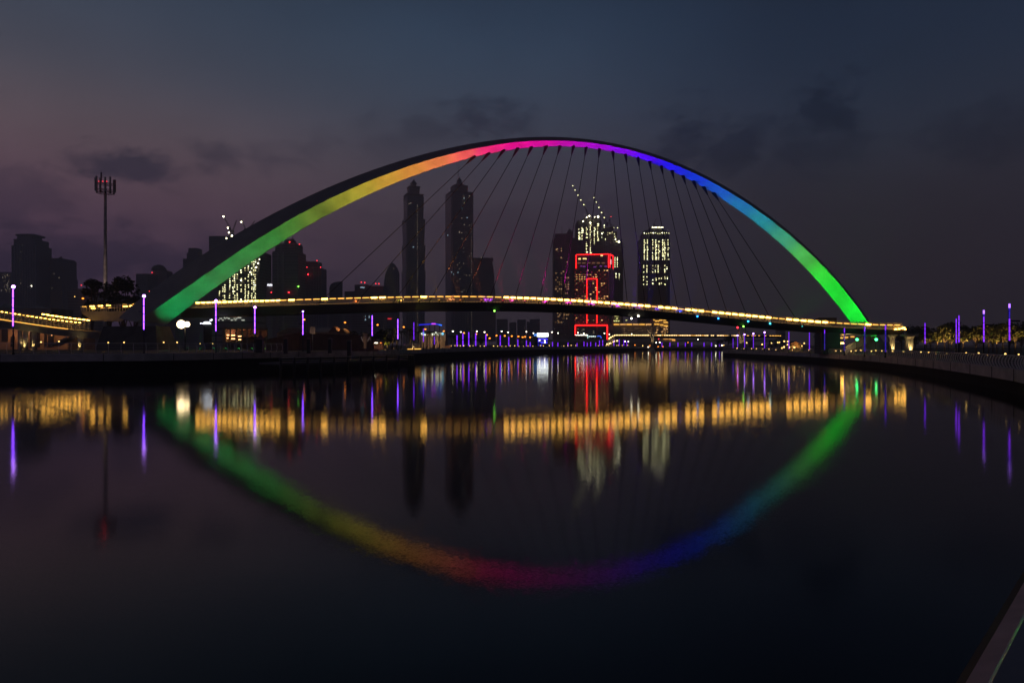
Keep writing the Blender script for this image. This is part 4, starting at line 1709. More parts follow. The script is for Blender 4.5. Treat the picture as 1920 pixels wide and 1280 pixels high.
# the bent railing lamps where the deck lands on the right bank
for x, y, w in ((1679.5, 617.2, 4.5), (1686, 616.4, 3.2), (1691, 615.6, 3), (1695, 614.3, 3.4), (1697, 617, 3)):
    D = deck(1690, cD)
    m = MB()
    m.bar(P(x - w / 2, y, D - 3.0), P(x + w / 2, y, D - 3.0), .12, .28)
    m.build('light_strip', WARM, bridge)

# ------------------------------------------------------------------ distance of each promenade at a photograph column
def left_D(px):
    return interp(px, [p[0] for p in LW], [F * CAMZ / (p[1] - HOR) for p in LW])


def right_D(px):
    return interp(px, [p[0] for p in RW], [F * CAMZ / (p[1] - HOR) for p in RW])


# ------------------------------------------------------------------ violet light columns
def column_proto(kind, label, loc, group, H, lit0, tubes, ball, arm, dim):
    t = thing('light_column', label, 'light column', loc, group)
    vm = VIOLET if not dim else VIOLET_FAR
    m = MB()
    m.tube([(0, 0, -.05), (0, 0, .25), (0, 0, .26), (0, 0, H)], [.17, .17, .10, .085], 8)
    m.build('pole', dark_steel, t)
    step = (H - lit0 - (.30 if ball else .1)) / tubes
    for k in range(tubes):
        z0 = lit0 + k * step
        m = MB()
        m.tube([(0, -.06, z0 + .05), (0, -.06, z0 + step - .05)], .075 if not dim else .085, 8)
        m.build('light_tube', vm, t)
    if ball:
        m = MB()
        m.ball((0, 0, H), .23 if ball == 1 else .16, 10, 6)
        m.build('globe', VIOLET_BALL, t)
    else:
        m = MB()
        m.tube([(0, 0, H), (0, 0, H + .3)], [.13, .12], 8)
        m.build('cap', dark_steel, t)
    if arm:
        m = MB()
        m.bar((0.0, 0, H - 2.35), (arm, .3, H - 2.35), .22, .12)
        m.build('arm', dark_steel, t)
    return t


gL = 'violet light columns along the left promenade'
LCOL = [(25, 537.5, 93), (270, 555, 105), (405, 564, 115), (478, 576, 122), (568, 584, 134), (698, 590, 148), (746, 597, 162), (776, 603, 172), (794, 615, 186), (814.5, 630, 200)]
LPL = ['tallest violet light column with a glowing globe at the far left edge', 'violet light column with a glowing globe just left of the green arch foot',
       'violet light column whose globe overlaps the bridge lights right of the arch foot', 'violet light column with a globe just under the bridge deck, second right of the arch foot',
       'violet light column beside an orange street lamp under the bridge deck', 'slim violet light column above the pale urn shaped structure',
       'violet light column next to the small yellow lit shrub', 'dim violet light column left of the blue lit canopy', 'short violet column beneath the blue lit canopy', 'shortest violet column among the palms under the canopy end']
for k, (px, yt, D) in enumerate(LCOL):
    H = Z(yt, D) - ZL
    column_proto('L', LPL[k], (X(px, D), D, ZL), gL, H, H * (.41 if k < 6 else .35), 4 if k else 4, 1 if k < 4 else (2 if k == 4 else 0), -.95 if k in (1, 4, 5) else 0, k > 6)

gR = 'violet light columns along the right bank'
RCOL = [(1892, 569, 70), (1844, 581, 77), (1797.5, 591, 90), (1792.5, 597, 97), (1734, 605, 106), (1660, 609, 115), (1621, 612, 124), (1583, 615, 138), (1546, 618, 160),
        (1517.5, 621, 176), (1479, 622, 190), (1433.5, 623, 216), (1412.5, 625.5, 232), (1396, 627, 246), (1383, 629, 262), (1374.5, 634, 276)]
RPL = ['tallest violet column with a horizontal arm at the right edge of the picture', 'violet column with a lit cap rising over the small lit trees, second from the right edge',
       'taller of the two close violet columns on the right bank', 'shorter of the two close violet columns on the right bank', 'violet column standing alone beside the small bright tree right of the bridge end',
       'blue violet column crossing the very end of the bridge', 'blue violet column in front of the green lit arch base', 'blue violet column left of the green lit arch base',
       'blue violet column in front of the dark pier under the bridge', 'violet column just left of the dark pier under the bridge', 'violet column beside the small orange lit hut',
       'violet column with a globe left of the small dark slab block', 'violet column with a globe, second right of the leaning red tipped pylon', 'violet column just right of the leaning red tipped pylon',
       'violet column just left of the leaning red tipped pylon', 'short dim violet column, first on the tip of the right bank']
for k, (px, yt, D) in enumerate(RCOL):
    D = D if k > 4 else D
    H = Z(yt, D) - ZR
    low = k in (5, 6, 7, 8)
    t = thing('light_column', RPL[k], 'light column', (X(px, D), D, ZR), gR)
    m = MB()
    m.tube([(0, 0, -.05), (0, 0, .3), (0, 0, .31), (0, 0, H)], [.16, .16, .085, .08], 8)
    m.build('pole', dark_steel, t)
    w = .08 if k < 5 else .11
    seg = 5
    l0 = H * (.40 if k < 5 else .16)
    st_ = (H - l0) / seg
    for q in range(seg):
        m = MB()
        if q == seg - 1 and k < 2:
            m.tube([(0, -.05, H - .45), (0, -.05, H - .02)], .09, 8)
            m.build('light_tube', glow('violet_head', (.4, .16, 1), 2.2), t)
            m = MB()
            m.tube([(0, -.05, l0 + q * st_ + .03), (0, -.05, H - .5)], w, 8)
            m.build('side_tube', BLUE_TUBE, t)
        else:
            m.tube([(0, -.05, l0 + q * st_ + .03), (0, -.05, l0 + (q + 1) * st_ - .03)], w * .8, 8)
            dm = VIOLET_FAR
            if low:
                dm = BLUE_TUBE if q < 4 else VIOLET_FAR
            elif k < 5 and q == 3 and k == 0:
                dm = BLUE_TUBE
            elif k < 4:
                dm = glow('violet_tube_mid', (.24, .03, 1.0), 1.5)
            m.build('light_tube', dm, t)
    if 10 < k < 15:
        m = MB()
        m.ball((0, -.05, H), .26, 8, 5)
        m.build('globe', VIOLET_BALL, t)
    if k < 3:
        m = MB()
        m.bar((.1, 0, H * .72), (1.25, .2, H * .72), .10, .16)
        m.build('arm', dark_steel, t)

gF = 'small violet columns on the far promenade'
FC = [(857, 628, 642), (868, 624, 643), (879, 622, 642), (892, 624, 642), (911, 626, 643), (938, 628, 644), (954, 631, 645), (971, 636, 645), (987, 638, 645), (994, 641, 646), (1036, 641, 646), (1046, 642, 647),
      (1065, 642, 648), (1082, 643, 649), (1095, 640, 650), (1101, 642, 649), (1107.5, 641, 649), (1117, 642, 649), (1124, 638, 649), (1130, 637, 649), (1151, 637, 648), (1161, 636, 648), (1169.5, 637, 647),
      (1175, 640, 646)]
proto = None
for k, (px, y0, y1) in enumerate(FC):
    D = left_D(px) + 9
    h = Z(y0, D) - ZL
    if proto is None:
        proto = thing('light_column', '', 'light column', (0, 0, 0), gF)
        m = MB()
        m.tube([(0, 0, 0), (0, 0, 1.0)], .10, 6)
        m.build('pole', dark_steel, proto)
        for a, b in ((.14, .52), (.56, .98)):
            m = MB()
            m.tube([(0, -.1, a), (0, -.1, b)], .20, 6)
            m.build('light_tube', VIOLET_FAR, proto)
        o = proto
    else:
        o = copy_tree(proto, (0, 0, 0), '')
    o['label'] = 'small far violet column, %s from the left on the far promenade' % ORD[k]
    o.location = (X(px, D), D, ZL)
    o.scale = (1, 1, h)
gF2 = 'small violet columns beyond the small bridge'
for k, (px, y0) in enumerate([(1241, 643), (1256, 643), (1271, 642.5), (1285, 642.5), (1297, 643), (1320, 641.5), (1334, 641), (1349, 640.5)]):
    D = 556 + k * 2
    o = copy_tree(proto, (X(px, D), D, 2.3), 'tiny far violet column below the small bridge, %s right of its lit pylon' % ORD[k])
    o['group'] = gF2
    o.scale = (1.6, 1.6, 3.9)

# ------------------------------------------------------------------ street lamps
def street_lamp(px, py, D, base, label, m, r=.24, power=0, arm=1.2, group='street lamps behind the promenades', col=(1, .5, .15)):
    p = P(px, py, D)
    t = thing('street_lamp', label, 'street lamp', (p.x, p.y, base), group)
    h = p.z - base
    mb = MB()
    mb.tube([(arm, .2, -.05), (arm, .2, h * .6), (arm, .2, h), (arm * .6, .1, h + .25), (0, 0, h + .18)], [.12, .09, .07, .06, .05], 6)
    mb.build('pole', dark_steel, t)
    mb = MB()
    mb.ball((0, 0, h), r, 8, 5, .7)
    mb.build('lamp_head', m, t)
    if power:
        ld = bpy.data.lights.new('street_lamp_light', 'SPOT')
        ld.spot_size = R(150)
        ld.spot_blend = .6
        ld.energy = power
        ld.color = col
        ld.shadow_soft_size = .3
        lo = bpy.data.objects.new('street_lamp_light', ld)
        COL.objects.link(lo)
        lo.parent = t
        lo.location = (0, -.5, h - .35)
    return t


orange = [(155.5, 559.5, 230, 0), (570.5, 599, 235, 900), (647, 604.5, 250, 1300), (708, 609, 270, 700), (757, 613, 285, 400), (797.5, 617, 300, 400), (832, 621, 320, 300), (870, 624, 330, 0), (893, 626, 340, 0), (913, 627.7, 350, 0),
          (918, 634, 330, 0), (931, 629, 355, 0), (946.5, 629.5, 360, 0), (959.5, 630, 370, 0), (972, 630.6, 380, 0), (980, 632, 385, 0), (984.5, 631.3, 390, 0), (994, 632.3, 395, 0)]
for k, (x, y, D, pw_) in enumerate(orange):
    street_lamp(x, y, D, ZL, 'orange street lamp behind the trees by the tall mast' if k == 0 else 'orange street lamp, %s from the arch foot along the far road' % ORD[k - 1], SODIUM, interp(D, [230, 400], [.34, .52]), pw_)
white = [(849, 621), (864, 622.3), (894, 621), (908.5, 622.5), (940.5, 621), (953, 623), (987, 622), (1000, 624.5), (1035, 622.5), (1046.5, 624.3), (1083.7, 623.6), (1094.5, 625), (1133.3, 624.7), (1142.7, 626.5), (1184.6, 626)]
for k, (x, y) in enumerate(white):
    D = 420 + k * 8
    street_lamp(x, y, D, ZL, 'pale street lamp on a tall pole, %s from the left beyond the far promenade' % ORD[k], COOLW, .42, 0, .8, 'pale street lamps beyond the far promenade')

# ------------------------------------------------------------------ bollard lamps on the quays
def bollard_proto():
    t = thing('bollard_lamp', '', 'bollard lamp', (0, 0, 0), 'bollard lamps along the quays')
    m = MB()
    m.tube([(0, 0, 0), (0, 0, .62)], .09, 7)
    m.tube([(0, 0, .86), (0, 0, .95)], .12, 7)
    m.build('post', dark_steel, t)
    m = MB()
    m.tube([(0, 0, .62), (0, 0, .86)], .15, 7)
    m.build('lamp_glass', BOLL, t)
    return t


bp = None


def bollard(px, D, base, label, py, s=1.0):
    global bp
    if bp is None:
        bp = bollard_proto()
        o = bp
    else:
        o = copy_tree(bp, (0, 0, 0), '')
    o['label'] = label
    o.scale = (s, s, s)
    o.location = (X(px, D), D, max(base, Z(py, D) - .74 * s))
    return o


for k, (x, y) in enumerate([(1382, 654.5), (1395, 655), (1409.5, 655.2), (1418.5, 655), (1429.5, 656), (1441.5, 655.6), (1454.7, 656), (1485.5, 657), (1516.8, 657.2), (1529, 656.6), (1539, 656.5), (1558.5, 657), (1567, 657.5), (1577, 657.6), (1595.6, 658),
                            (1604.5, 657), (1614, 656.6), (1634, 658), (1642.6, 656.8), (1653, 657.6), (1661, 657.2), (1674, 658), (1694, 659), (1727, 659.6), (1741, 660), (1811.5, 661.6), (1835, 661.8), (1885, 663.2), (1910, 664.2)]):
    D = right_D(x) + (3.2 if x < 1720 else 6) + (k % 3) * 1.3
    bollard(x, D, ZR, 'small warm bollard lamp behind the right bank railing, %s from the bank tip' % ORD[k], y, interp(x, [1380, 1650, 1910], [1.0, .75, .45]) * random.uniform(.8, 1.15))
for k, (x, y) in enumerate([(77, 641), (110.5, 640), (203, 642.3), (232.5, 641.7), (307, 641.7), (332, 641.7), (375.5, 643.8), (399, 643.8)]):
    bollard(x, left_D(x) + 5, ZL, 'small warm bollard lamp on the left quay, %s from the left edge' % ORD[k], y, .6)
for k, x in enumerate([846, 853, 858, 863, 869.5, 881, 887, 900.5, 908, 925.5, 933, 941, 948.5, 956.5, 965, 973, 981.5, 990, 999, 1013.5, 1019, 1030, 1057, 1064.5, 1071, 1079.5, 1122, 1136.5, 1141, 1156.5, 1159.5, 1167, 1177]):
    D = left_D(x) + 4
    bollard(x, D, ZL, 'tiny warm bollard lamp along the far quay edge, %s from the left' % ORD[k], interp(x, [846, 1177], [648, 651.5]), interp(D, [190, 430], [.7, 1.35]) * random.uniform(.7, 1.1))

# big work floodlights beside the arch foot
t = thing('floodlight_mast', 'mast with two glaring floodlights just below the arch foot', 'floodlight', (X(346, 150), 150, ZL))
h1 = Z(608, 150) - ZL
m = MB()
m.tube([(0, .3, 0), (0, .3, h1 - .3)], .12, 7)
m.bar((-.7, .3, h1 - .4), (.9, .3, h1 - .4), .14)
m.build('pole', dark_steel, t)
for x, r, e in ((340.5, .92, 900), (351.5, .60, 350)):
    dx = X(x, 150) - X(346, 150)
    m = MB()
    m.tube([(dx, -.05, h1), (dx, .02, h1), (dx, .3, h1 - .03)], [r, r + .06, r * .5], 12)
    m.build('lamp_housing', dark_steel, t)
    m = MB()
    m.ball((dx, -.14, h1), r, 12, 7)
    m.build('lamp_glass', glow('floodlight_glass', (1, .72, .38), 7), t)
    ld = bpy.data.lights.new('floodlight_lamp', 'SPOT')
    ld.energy = e * 1.5
    ld.spot_size = R(110)
    ld.spot_blend = .7
    ld.color = (1, .8, .45)
    ld.shadow_soft_size = r
    lo = bpy.data.objects.new('floodlight_lamp', ld)
    COL.objects.link(lo)
    lo.parent = t
    lo.location = (dx, -r - .5, h1)
    lo.rotation_euler = Vector((.1, .55, .85)).to_track_quat('-Z', 'Y').to_euler()

# green floodlights seen under the right end of the bridge
for k, (x, y) in enumerate(((1607, 636.4), (1643, 636.4))):
    t = thing('green_lamp', 'round green lamp on a pole, %s of two under the right end of the bridge' % ('left' if k == 0 else 'right'), 'lamp', (X(x, 160), 160, ZR), 'green lamps under the bridge end')
    h = Z(y, 160) - ZR
    m = MB()
    m.tube([(0, .25, 0), (0, .25, h)], .07, 6)
    m.build('pole', dark_steel, t)
    m = MB()
    m.ball((0, 0, h), .30, 10, 6)
    m.build('lamp_glass', glow('green_lamp_glass', (.05, 1, .22), 9), t)
    ld = bpy.data.lights.new('green_lamp_light', 'POINT')
    ld.energy = 50
    ld.color = (.1, 1, .3)
    lo = bpy.data.objects.new('green_lamp_light', ld)
    COL.objects.link(lo)
    lo.parent = t
    lo.location = (0, .9, h)

# ------------------------------------------------------------------ tall telecom mast
t = thing('telecom_mast', 'very tall slim telecom mast with a ring of red lit antennas', 'mast', (X(197.5, 250), 250, ZL))
HT = Z(363, 250) - ZL
m = MB()
m.tube([(0, 0, -.1), (0, 0, HT * .20), (0, 0, HT * .202), (0, 0, HT * .6), (0, 0, HT * .602), (0, 0, HT)], [.92, .80, .74, .60, .55, .46], 14)
m.build('pole', pale_concrete, t)
m = MB()
ztop = Z(334, 250) - ZL
rr_ = 16 / F * 250
for z in (HT + .1, HT + 1.2, ztop - 2.2):
    ring = [(math.cos(a) * rr_ * .86, math.sin(a) * rr_ * .86, z) for a in np.linspace(0, 2 * math.pi, 17)]
    m.tube(ring, .10, 5)
    for a in np.linspace(0, 2 * math.pi, 9)[:-1]:
        m.bar((0, 0, z), (math.cos(a) * rr_ * .86, math.sin(a) * rr_ * .86, z), .10)
m.tube([(0, 0, HT), (0, 0, ztop - .5)], .3, 8)
m.build('antenna_frame', dark_steel, t)
for k, a in enumerate(np.linspace(0, 2 * math.pi, 13)[:-1]):
    c = Vector((math.cos(a) * rr_, math.sin(a) * rr_, 0))
    m = MB()
    m.bar(c + Vector((0, 0, HT + .2 + (k % 2) * .5)), c + Vector((0, 0, ztop + (k % 3) * .35 - .6)), .52, .3)
    m.build('antenna_panel', mat('antenna_grey', (.25, .25, .27), .6), t)
m = MB()
m.bar((-1.5, 0, ztop - 1), (-1.5, 0, Z(323, 250) - ZL), .35)
m.build('aerial', dark_steel, t)
for dx in (-1.6, -.2, 1.2):
    m = MB()
    m.ball((dx, -1.2, ztop - 1.5), .24, 7, 4)
    m.build('beacon', glow('mast_beacon', (1, .02, .04), 1.6), t)
ld = bpy.data.lights.new('mast_beacon_light', 'POINT')
ld.energy = 90
ld.color = (1, .02, .03)
ld.shadow_soft_size = .5
lo = bpy.data.objects.new('mast_beacon_light', ld)
COL.objects.link(lo)
lo.parent = t
lo.location = (-.3, .2, ztop - 1.2)

ld = bpy.data.lights.new('mast_fill', 'SPOT')  # added spot, stands in for city light on the pole
ld.energy = 26000
ld.color = (1, .72, .58)
ld.spot_size = R(26)
ld.spot_blend = 1
ld.shadow_soft_size = .3
lo = bpy.data.objects.new('mast_fill', ld)
COL.objects.link(lo)
lo.parent = t
lo.location = (3, -15, .6)
lo.rotation_euler = (Vector((0, 0, 30)) - lo.location).to_track_quat('-Z', 'Y').to_euler()

# ------------------------------------------------------------------ trees and palms
def crown_mesh(n, rad, hgt, seed, leaf, clumps=9, flat=.6, name='crown'):
    rnd = random.Random(seed)
    mb = MB()
    cl = []
    for _ in range(clumps):
        a = rnd.uniform(0, 2 * math.pi)
        r = rad * math.sqrt(rnd.random()) * .72
        cl.append((Vector((math.cos(a) * r, math.sin(a) * r, hgt * rnd.uniform(.25, .85))), rad * rnd.uniform(.26, .46)))
    for k in range(n):
        c, r = rnd.choice(cl)
        v = Vector((rnd.gauss(0, 1), rnd.gauss(0, 1), rnd.gauss(0, 1))).normalized() * r * rnd.uniform(.55, 1.05)
        v.z *= flat
        p = c + v
        u = Vector((rnd.gauss(0, 1), rnd.gauss(0, 1), rnd.gauss(0, .5))).normalized()
        w = u.cross(Vector((rnd.gauss(0, 1), rnd.gauss(0, 1), rnd.gauss(0, 1)))).normalized()
        s = leaf * rnd.uniform(.6, 1.4)
        mb.add([p - u * s, p + w * s * .45, p + u * s, p - w * s * .45], [(0, 1, 2, 3)])
    return mb, cl


def tree(px, ytop, wpx, D, base, label, cat='tree', name='tree', leafm=None, n=500, trunk_f=.42, seed=1, group=None, clumps=9, flat=.65, lower=False):
    z1 = Z(ytop, D)
    H = z1 - base
    rad = wpx / 2 / F * D
    t = thing(name, label, cat, (X(px, D), D, base), group)
    ch = H * (1 - trunk_f)
    mb, cl = crown_mesh(n, rad, ch, seed, max(.10, rad * .13), clumps, flat)
    rnd = random.Random(seed + 99)
    m = MB()
    th = H * trunk_f
    m.tube([(0, 0, -.1), (rnd.uniform(-.1, .1), 0, th * .5), (0, 0, th)], [max(.09, H * .028), H * .022, H * .018], 7)
    for c, r in cl[:7]:
        e = Vector((c.x, c.y, c.z + th))
        m.tube([(0, 0, th * .96), Vector((c.x * .4, c.y * .4, th + c.z * .45)), e], [H * .014, H * .009, H * .004], 5)
    m.build('trunk', bark, t)
    o = mb.build('crown', leafm or leafy, t)
    o.location = (0, 0, th)
    return t


# small lit trees on the right promenade
small = [(1737, 630, 27, 150), (1771, 617, 38, 150), (1757, 630, 24, 154), (1784, 629, 26, 156), (1806, 624, 36, 142), (1829, 613, 44, 132), (1853, 617, 46, 137), (1880, 612, 44, 124), (1904, 608, 44, 118), (1690, 627, 20, 176),
         (1869, 622, 40, 128)]
names_ = ['small pale lit tree just right of the lone violet column', 'brightest small lit tree with a forked trunk on the right promenade', 'small lit tree left of the brightest forked tree', 'small lit tree right of the brightest forked tree',
          'lit umbrella tree just right of the two close violet columns', 'broad umbrella tree in front of the second violet column from the right edge', 'loose lit tree right of the second violet column from the right edge',
          'lit tree left of the rightmost violet column', 'lit tree right of the rightmost violet column', 'bare looking thin tree between the two lit round pillars', 'dim lit tree behind the last pair of violet columns']
for k, (x, y, w, D) in enumerate(small):
    tree(x, y - 7, w * 1.1, D, ZR, names_[k], seed=20 + k, group='small lit trees on the right promenade', n=640 if k != 9 else 90, clumps=13, flat=.55, trunk_f=.44)
    if k != 9:
        p = Vector((X(x, D), D, ZR))
        ld = uplight(p + Vector((.5, -2.6, .02)), 2800 if k in (1, 4) else 1400, 'small ground uplight below the %s lit tree from the bridge end' % ORD[k], group='uplights under the small trees',
                     toward=p + Vector((0, 0, 5.0)), size=75, col=(1, .62, .18))
# dark trees behind on the right
for k, (x, y, w, D) in enumerate([(1716, 608, 40, 215), (1745, 607, 44, 225), (1778, 603, 42, 230), (1800, 604, 36, 220), (1830, 612, 50, 200), (1862, 609, 52, 205), (1893, 604, 48, 195), (1915, 602, 44, 190), (1668, 605, 26, 260), (1690, 612, 30, 250), (1943, 600, 50, 190)]):
    tree(x, y, w, D, ZR, 'dark tree in the back row of the right bank, %s from the bridge end' % ORD[k], seed=60 + k, leafm=dark_leaf, n=700, group='dark trees behind the right bank', trunk_f=.22, clumps=14, flat=.9)
# trees by the mast
for k, (x, y, w, D, lab) in enumerate([(172, 513, 44, 225, 'dark round tree left of the tall telecom mast'), (232, 509, 58, 232, 'larger dark round tree right of the tall telecom mast'), (205, 520, 40, 240, 'dark tree directly behind the tall telecom mast'),
                                       (252, 523, 36, 236, 'smaller dark tree at the right end of the group by the mast')]):
    tree(x, y, w, D, ZL, lab, seed=80 + k, leafm=dark_leaf, n=1500, group='dark trees by the telecom mast', trunk_f=.2, clumps=18, flat=1.0)
for k, (x, y, w, D) in enumerate([(478, 616, 40, 215), (445, 618, 30, 220), (668, 622, 36, 240), (690, 625, 40, 250), (720, 622, 44, 245), (1365, 628, 26, 380), (1350, 636, 18, 390), (1448, 632, 18, 230), (1562, 626, 26, 172), (1539, 628, 24, 174), (1146, 616, 11, 600), (855, 628, 16, 380), (875, 630, 22, 385), (900, 631, 24, 390), (1008, 640, 14, 420), (98, 572, 26, 200), (108, 574, 20, 205)]):
    labs = ['dark bushy tree between the two violet globe columns right of the arch foot', 'dark bushy tree under the bridge by the orange lit parking', 'dark tree left of the pale urn shaped structure', 'dark tree behind the pale urn shaped structure',
            'dark tree above the yellow lit shrub', 'dark tree on the tip of the right bank', 'smaller dark tree at the water end of the right bank', 'dark tree below the small slab block', 'dark tree right of the pier under the bridge',
            'dark tree left of the pier under the bridge', 'dark tree standing against the gold lit hotel wing', 'first dark round tree on the far promenade', 'second dark round tree on the far promenade', 'third dark round tree on the far promenade',
            'tiny dark tree left of the white screen kiosk', 'small dark tree over the curved ramp', 'small dark tree right beside the other one over the curved ramp']
    tree(x, y, w, D, ZL if x < 1300 else ZR, labs[k], seed=110 + k, leafm=dark_leaf, n=450, group='dark trees along the water', trunk_f=.25, clumps=9, flat=.9)


def palm_proto(seed):
    rnd = random.Random(seed)
    m = MB()
    m.tube([(0, 0, 0), (.03, 0, .35), (0, .02, .74)], [.035, .026, .022], 7)
    f = MB()
    for k in range(20):
        a = k * 2.4 + rnd.uniform(-.2, .2)
        el = rnd.uniform(-.35, 1.1)
        L = rnd.uniform(.24, .32)
        d = Vector((math.cos(a), math.sin(a), 0))
        pts = []
        for q in range(7):
            s = q / 6
            pts.append(Vector((0, 0, .74)) + d * L * s * math.cos(el * (1 - s)) + Vector((0, 0, L * (math.sin(el) * s - .75 * s * s))))
        sd = d.cross(Vector((0, 0, 1)))
        for q in range(6):
            for sg in (-1, 1):
                for h in (0, .5):
                    p = pts[q].lerp(pts[q + 1], h)
                    w = .075 * math.sin(math.pi * min(1, (q + h + .8) / 6.8))
                    e = p + sd * sg * w + d * .04 + Vector((0, 0, -.035))
                    f.add([p, p + d * .018, e], [(0, 1, 2)])
    return m, f


PM = [palm_proto(3 + q) for q in range(3)]
PMM = {}
for k, (x, y, D) in enumerate([(735, 606, 200), (752, 610, 205), (768, 606, 210), (783, 612, 212), (800, 614, 216), (812, 612, 222), (823, 616, 230), (845, 622, 245), (743, 616, 220), (775, 618, 228)]):
    t = thing('palm_tree', 'palm tree in the row below the blue lit canopy, %s from the left' % ORD[k], 'palm tree', (X(x, D), D, ZL), 'palms on the far promenade')
    H = Z(y, D) - ZL
    v = k % 3
    if v not in PMM:
        a = PM[v][0].build('trunk', bark, t)
        b = PM[v][1].build('crown', palm_leaf, t)
        PMM[v] = (a.data, b.data)
    else:
        place(PMM[v][0], t, 'trunk', (0, 0, 0))
        place(PMM[v][1], t, 'crown', (0, 0, 0))
    t.scale = (H, H, H)
    if k % 2 == 0:
        p = Vector((X(x, D), D, ZL))
        uplight(p + Vector((.8, -1.6, 0)), 300, 'ground uplight at the foot of the %s palm from the left' % ORD[k], group='uplights under the palms', toward=p + Vector((0, 0, H * .8)), size=80, col=(1, .66, .2))

# ------------------------------------------------------------------ right bank structures below the bridge end
for k, (x0, x1) in enumerate(((1668.5, 1676.5), (1698.5, 1710.5))):
    D = 172
    t = thing('round_pillar', ['slimmer lit round pillar with a flared top under the bridge end', 'thicker lit round pillar with a flared top beside the bridge end'][k], 'pillar', (X((x0 + x1) / 2, D), D, ZR), 'lit round pillars')
    h = Z(629, D) - ZR
    r = (x1 - x0) / 2 / F * D * 1.15
    m = MB()
    m.tube([(0, 0, -.05), (0, 0, h * .8), (0, 0, h * .93), (0, 0, h)], [r, r, r * 1.25, r * 1.9], 20)
    m.build('shaft', pale_concrete, t)
    m = MB()
    m.tube([(0, 0, h), (0, 0, h + .35)], [r * 2.1, r * 2.1], 20)
    m.build('cap', concrete, t)
    uplight((X((x0 + x1) / 2, D) - .2, D - r - .5, ZR), 420, 'bright uplight at the foot of the %s round pillar' % ['slimmer', 'thicker'][k], toward=(X((x0 + x1) / 2, D), D - .2, ZR + 3.2), size=60, group='uplights under the round pillars')
t = thing('walkway', 'lower lit walkway with warm railing lamps under the right end of the bridge', 'walkway')
m = MB()
m.loft([[P(a, b, 176) for a, b in ((1561, 634), (1562, 637.5), (1563, 637.5), (1564, 634))], [P(a, b, 176) + Vector((0, 0, 0)) for a, b in ((1624, 629.5), (1625, 633), (1626, 633), (1627, 629.5))]])
m.loft([[P(1561, 634.5, 174), P(1561, 638, 174), P(1561, 638, 179), P(1561, 634.5, 179)], [P(1628, 628.5, 174), P(1628, 632, 174), P(1628, 632, 179), P(1628, 628.5, 179)]])
m.build('deck', concrete, t)
m = MB()
for x in np.arange(1562, 1627, 3.3):
    yb = interp(x, [1561, 1628], [634.5, 628.5])
    m.bar(P(x, yb, 174.2), P(x, yb - 9, 174.2), .1)
m.bar(P(1561, 625.5, 174.2), P(1628, 619.5, 174.2), .1)
m.bar(P(1561, 630, 174.2), P(1628, 624, 174.2), .07)
m.build('railing', rail_steel, t)
for x0, x1, y in ((1563, 1568, 626.2), (1571, 1577, 624.8), (1566, 1570, 627), (1579, 1584, 625.6), (1563, 1570, 634), (1572, 1580, 633.2), (1582, 1590, 632.3), (1595, 1602, 631)):
    m = MB()
    m.bar(P(x0, y, 173.9), P(x1, y, 173.9), .13, .3 if y < 627 else .12)
    m.build('light_strip', WARM if y < 627 else WARM_DIM, t)
t = thing('stair', 'wide stair with sloping side walls rising under the right end of the bridge', 'stair')
m = MB()
for k in range(14):
    x = 1584 + k * 3.4
    z0 = ZR + k * .30
    m.box(X(x, 176), X(x + 3.4, 176) + .02, 172, 176, ZR - .1, z0 + .3)
m.build('steps', concrete, t)
m = MB()
a, b = P(1584, 657, 171.5), P(1632, 632, 171.5)
m.loft([[a + Vector((0, 0, -1)), a + Vector((0, 0, .9)), a + Vector((0, .35, .9)), a + Vector((0, .35, -1))], [b + Vector((0, 0, -1)), b + Vector((0, 0, .9)), b + Vector((0, .35, .9)), b + Vector((0, .35, -1))]])
m.build('side_wall', concrete, t)
for x, y in ((1569, 644.6), (1579.5, 643.2)):
    m = MB()
    m.bar(P(x - 3, y, 171), P(x + 3, y, 171), .12, .32)
    m.build('light_strip', WARM, t)
ld = bpy.data.lights.new('stair_light', 'POINT')
ld.energy = 160
ld.color = (1, .7, .3)
lo = bpy.data.objects.new('stair_light', ld)
COL.objects.link(lo)
lo.parent = t
lo.location = P(1592, 643, 169)
t = thing('hut', 'small orange lit hut with a pitched roof left of the dark pier', 'hut', (X(1491, 215), 215, ZR))
m = MB()
m.box(-2.3, 2.3, 0, 3, -.05, 1.9)
m.build('wall', plaster, t)
m = MB()
m.loft([[(-2.6, -.3, 1.9), (0, -.3, 3.2), (2.6, -.3, 1.9)], [(-2.6, 3.3, 1.9), (0, 3.3, 3.2), (2.6, 3.3, 1.9)]])
m.build('roof', roof_tile, t)
m = MB()
m.ball((-.4, -.35, 1.3), .26, 8, 5)
m.build('lamp', BOLL, t)
ld = bpy.data.lights.new('hut_light', 'POINT')
ld.energy = 130
ld.color = (1, .5, .12)
lo = bpy.data.objects.new('hut_light', ld)
COL.objects.link(lo)
lo.parent = t
lo.location = (.2, -1.6, 2.2)
for k, (x, y, r) in enumerate(((1458.5, 642, 1.0), (1461.5, 641.5, .8), (1470.5, 639.7, 1.1), (1477, 640, .9), (1476.5, 646, .9), (1466.3, 652.3, 1.2), (1470, 650.3, 1.2), (1480, 651, 1.0), (1429, 645.5, 1.0), (1400, 642.5, .9), (1508, 643.5, .9), (1503.5, 648.5, .8), (1446.5, 643, .8))):
    D = 205
    t = thing('garden_lamp', 'warm garden lamp on a short post by the orange lit hut, %s of the cluster' % ORD[k], 'garden lamp', (X(x, D), D, ZR), 'garden lamps by the hut')
    h = Z(y, D) - ZR
    m = MB()
    m.tube([(0, 0, 0), (0, 0, h)], .05, 5)
    m.build('post', dark_steel, t)
    m = MB()
    m.ball((0, -.02, h), .2 * r, 7, 4)
    m.build('lamp_globe', BOLL, t)

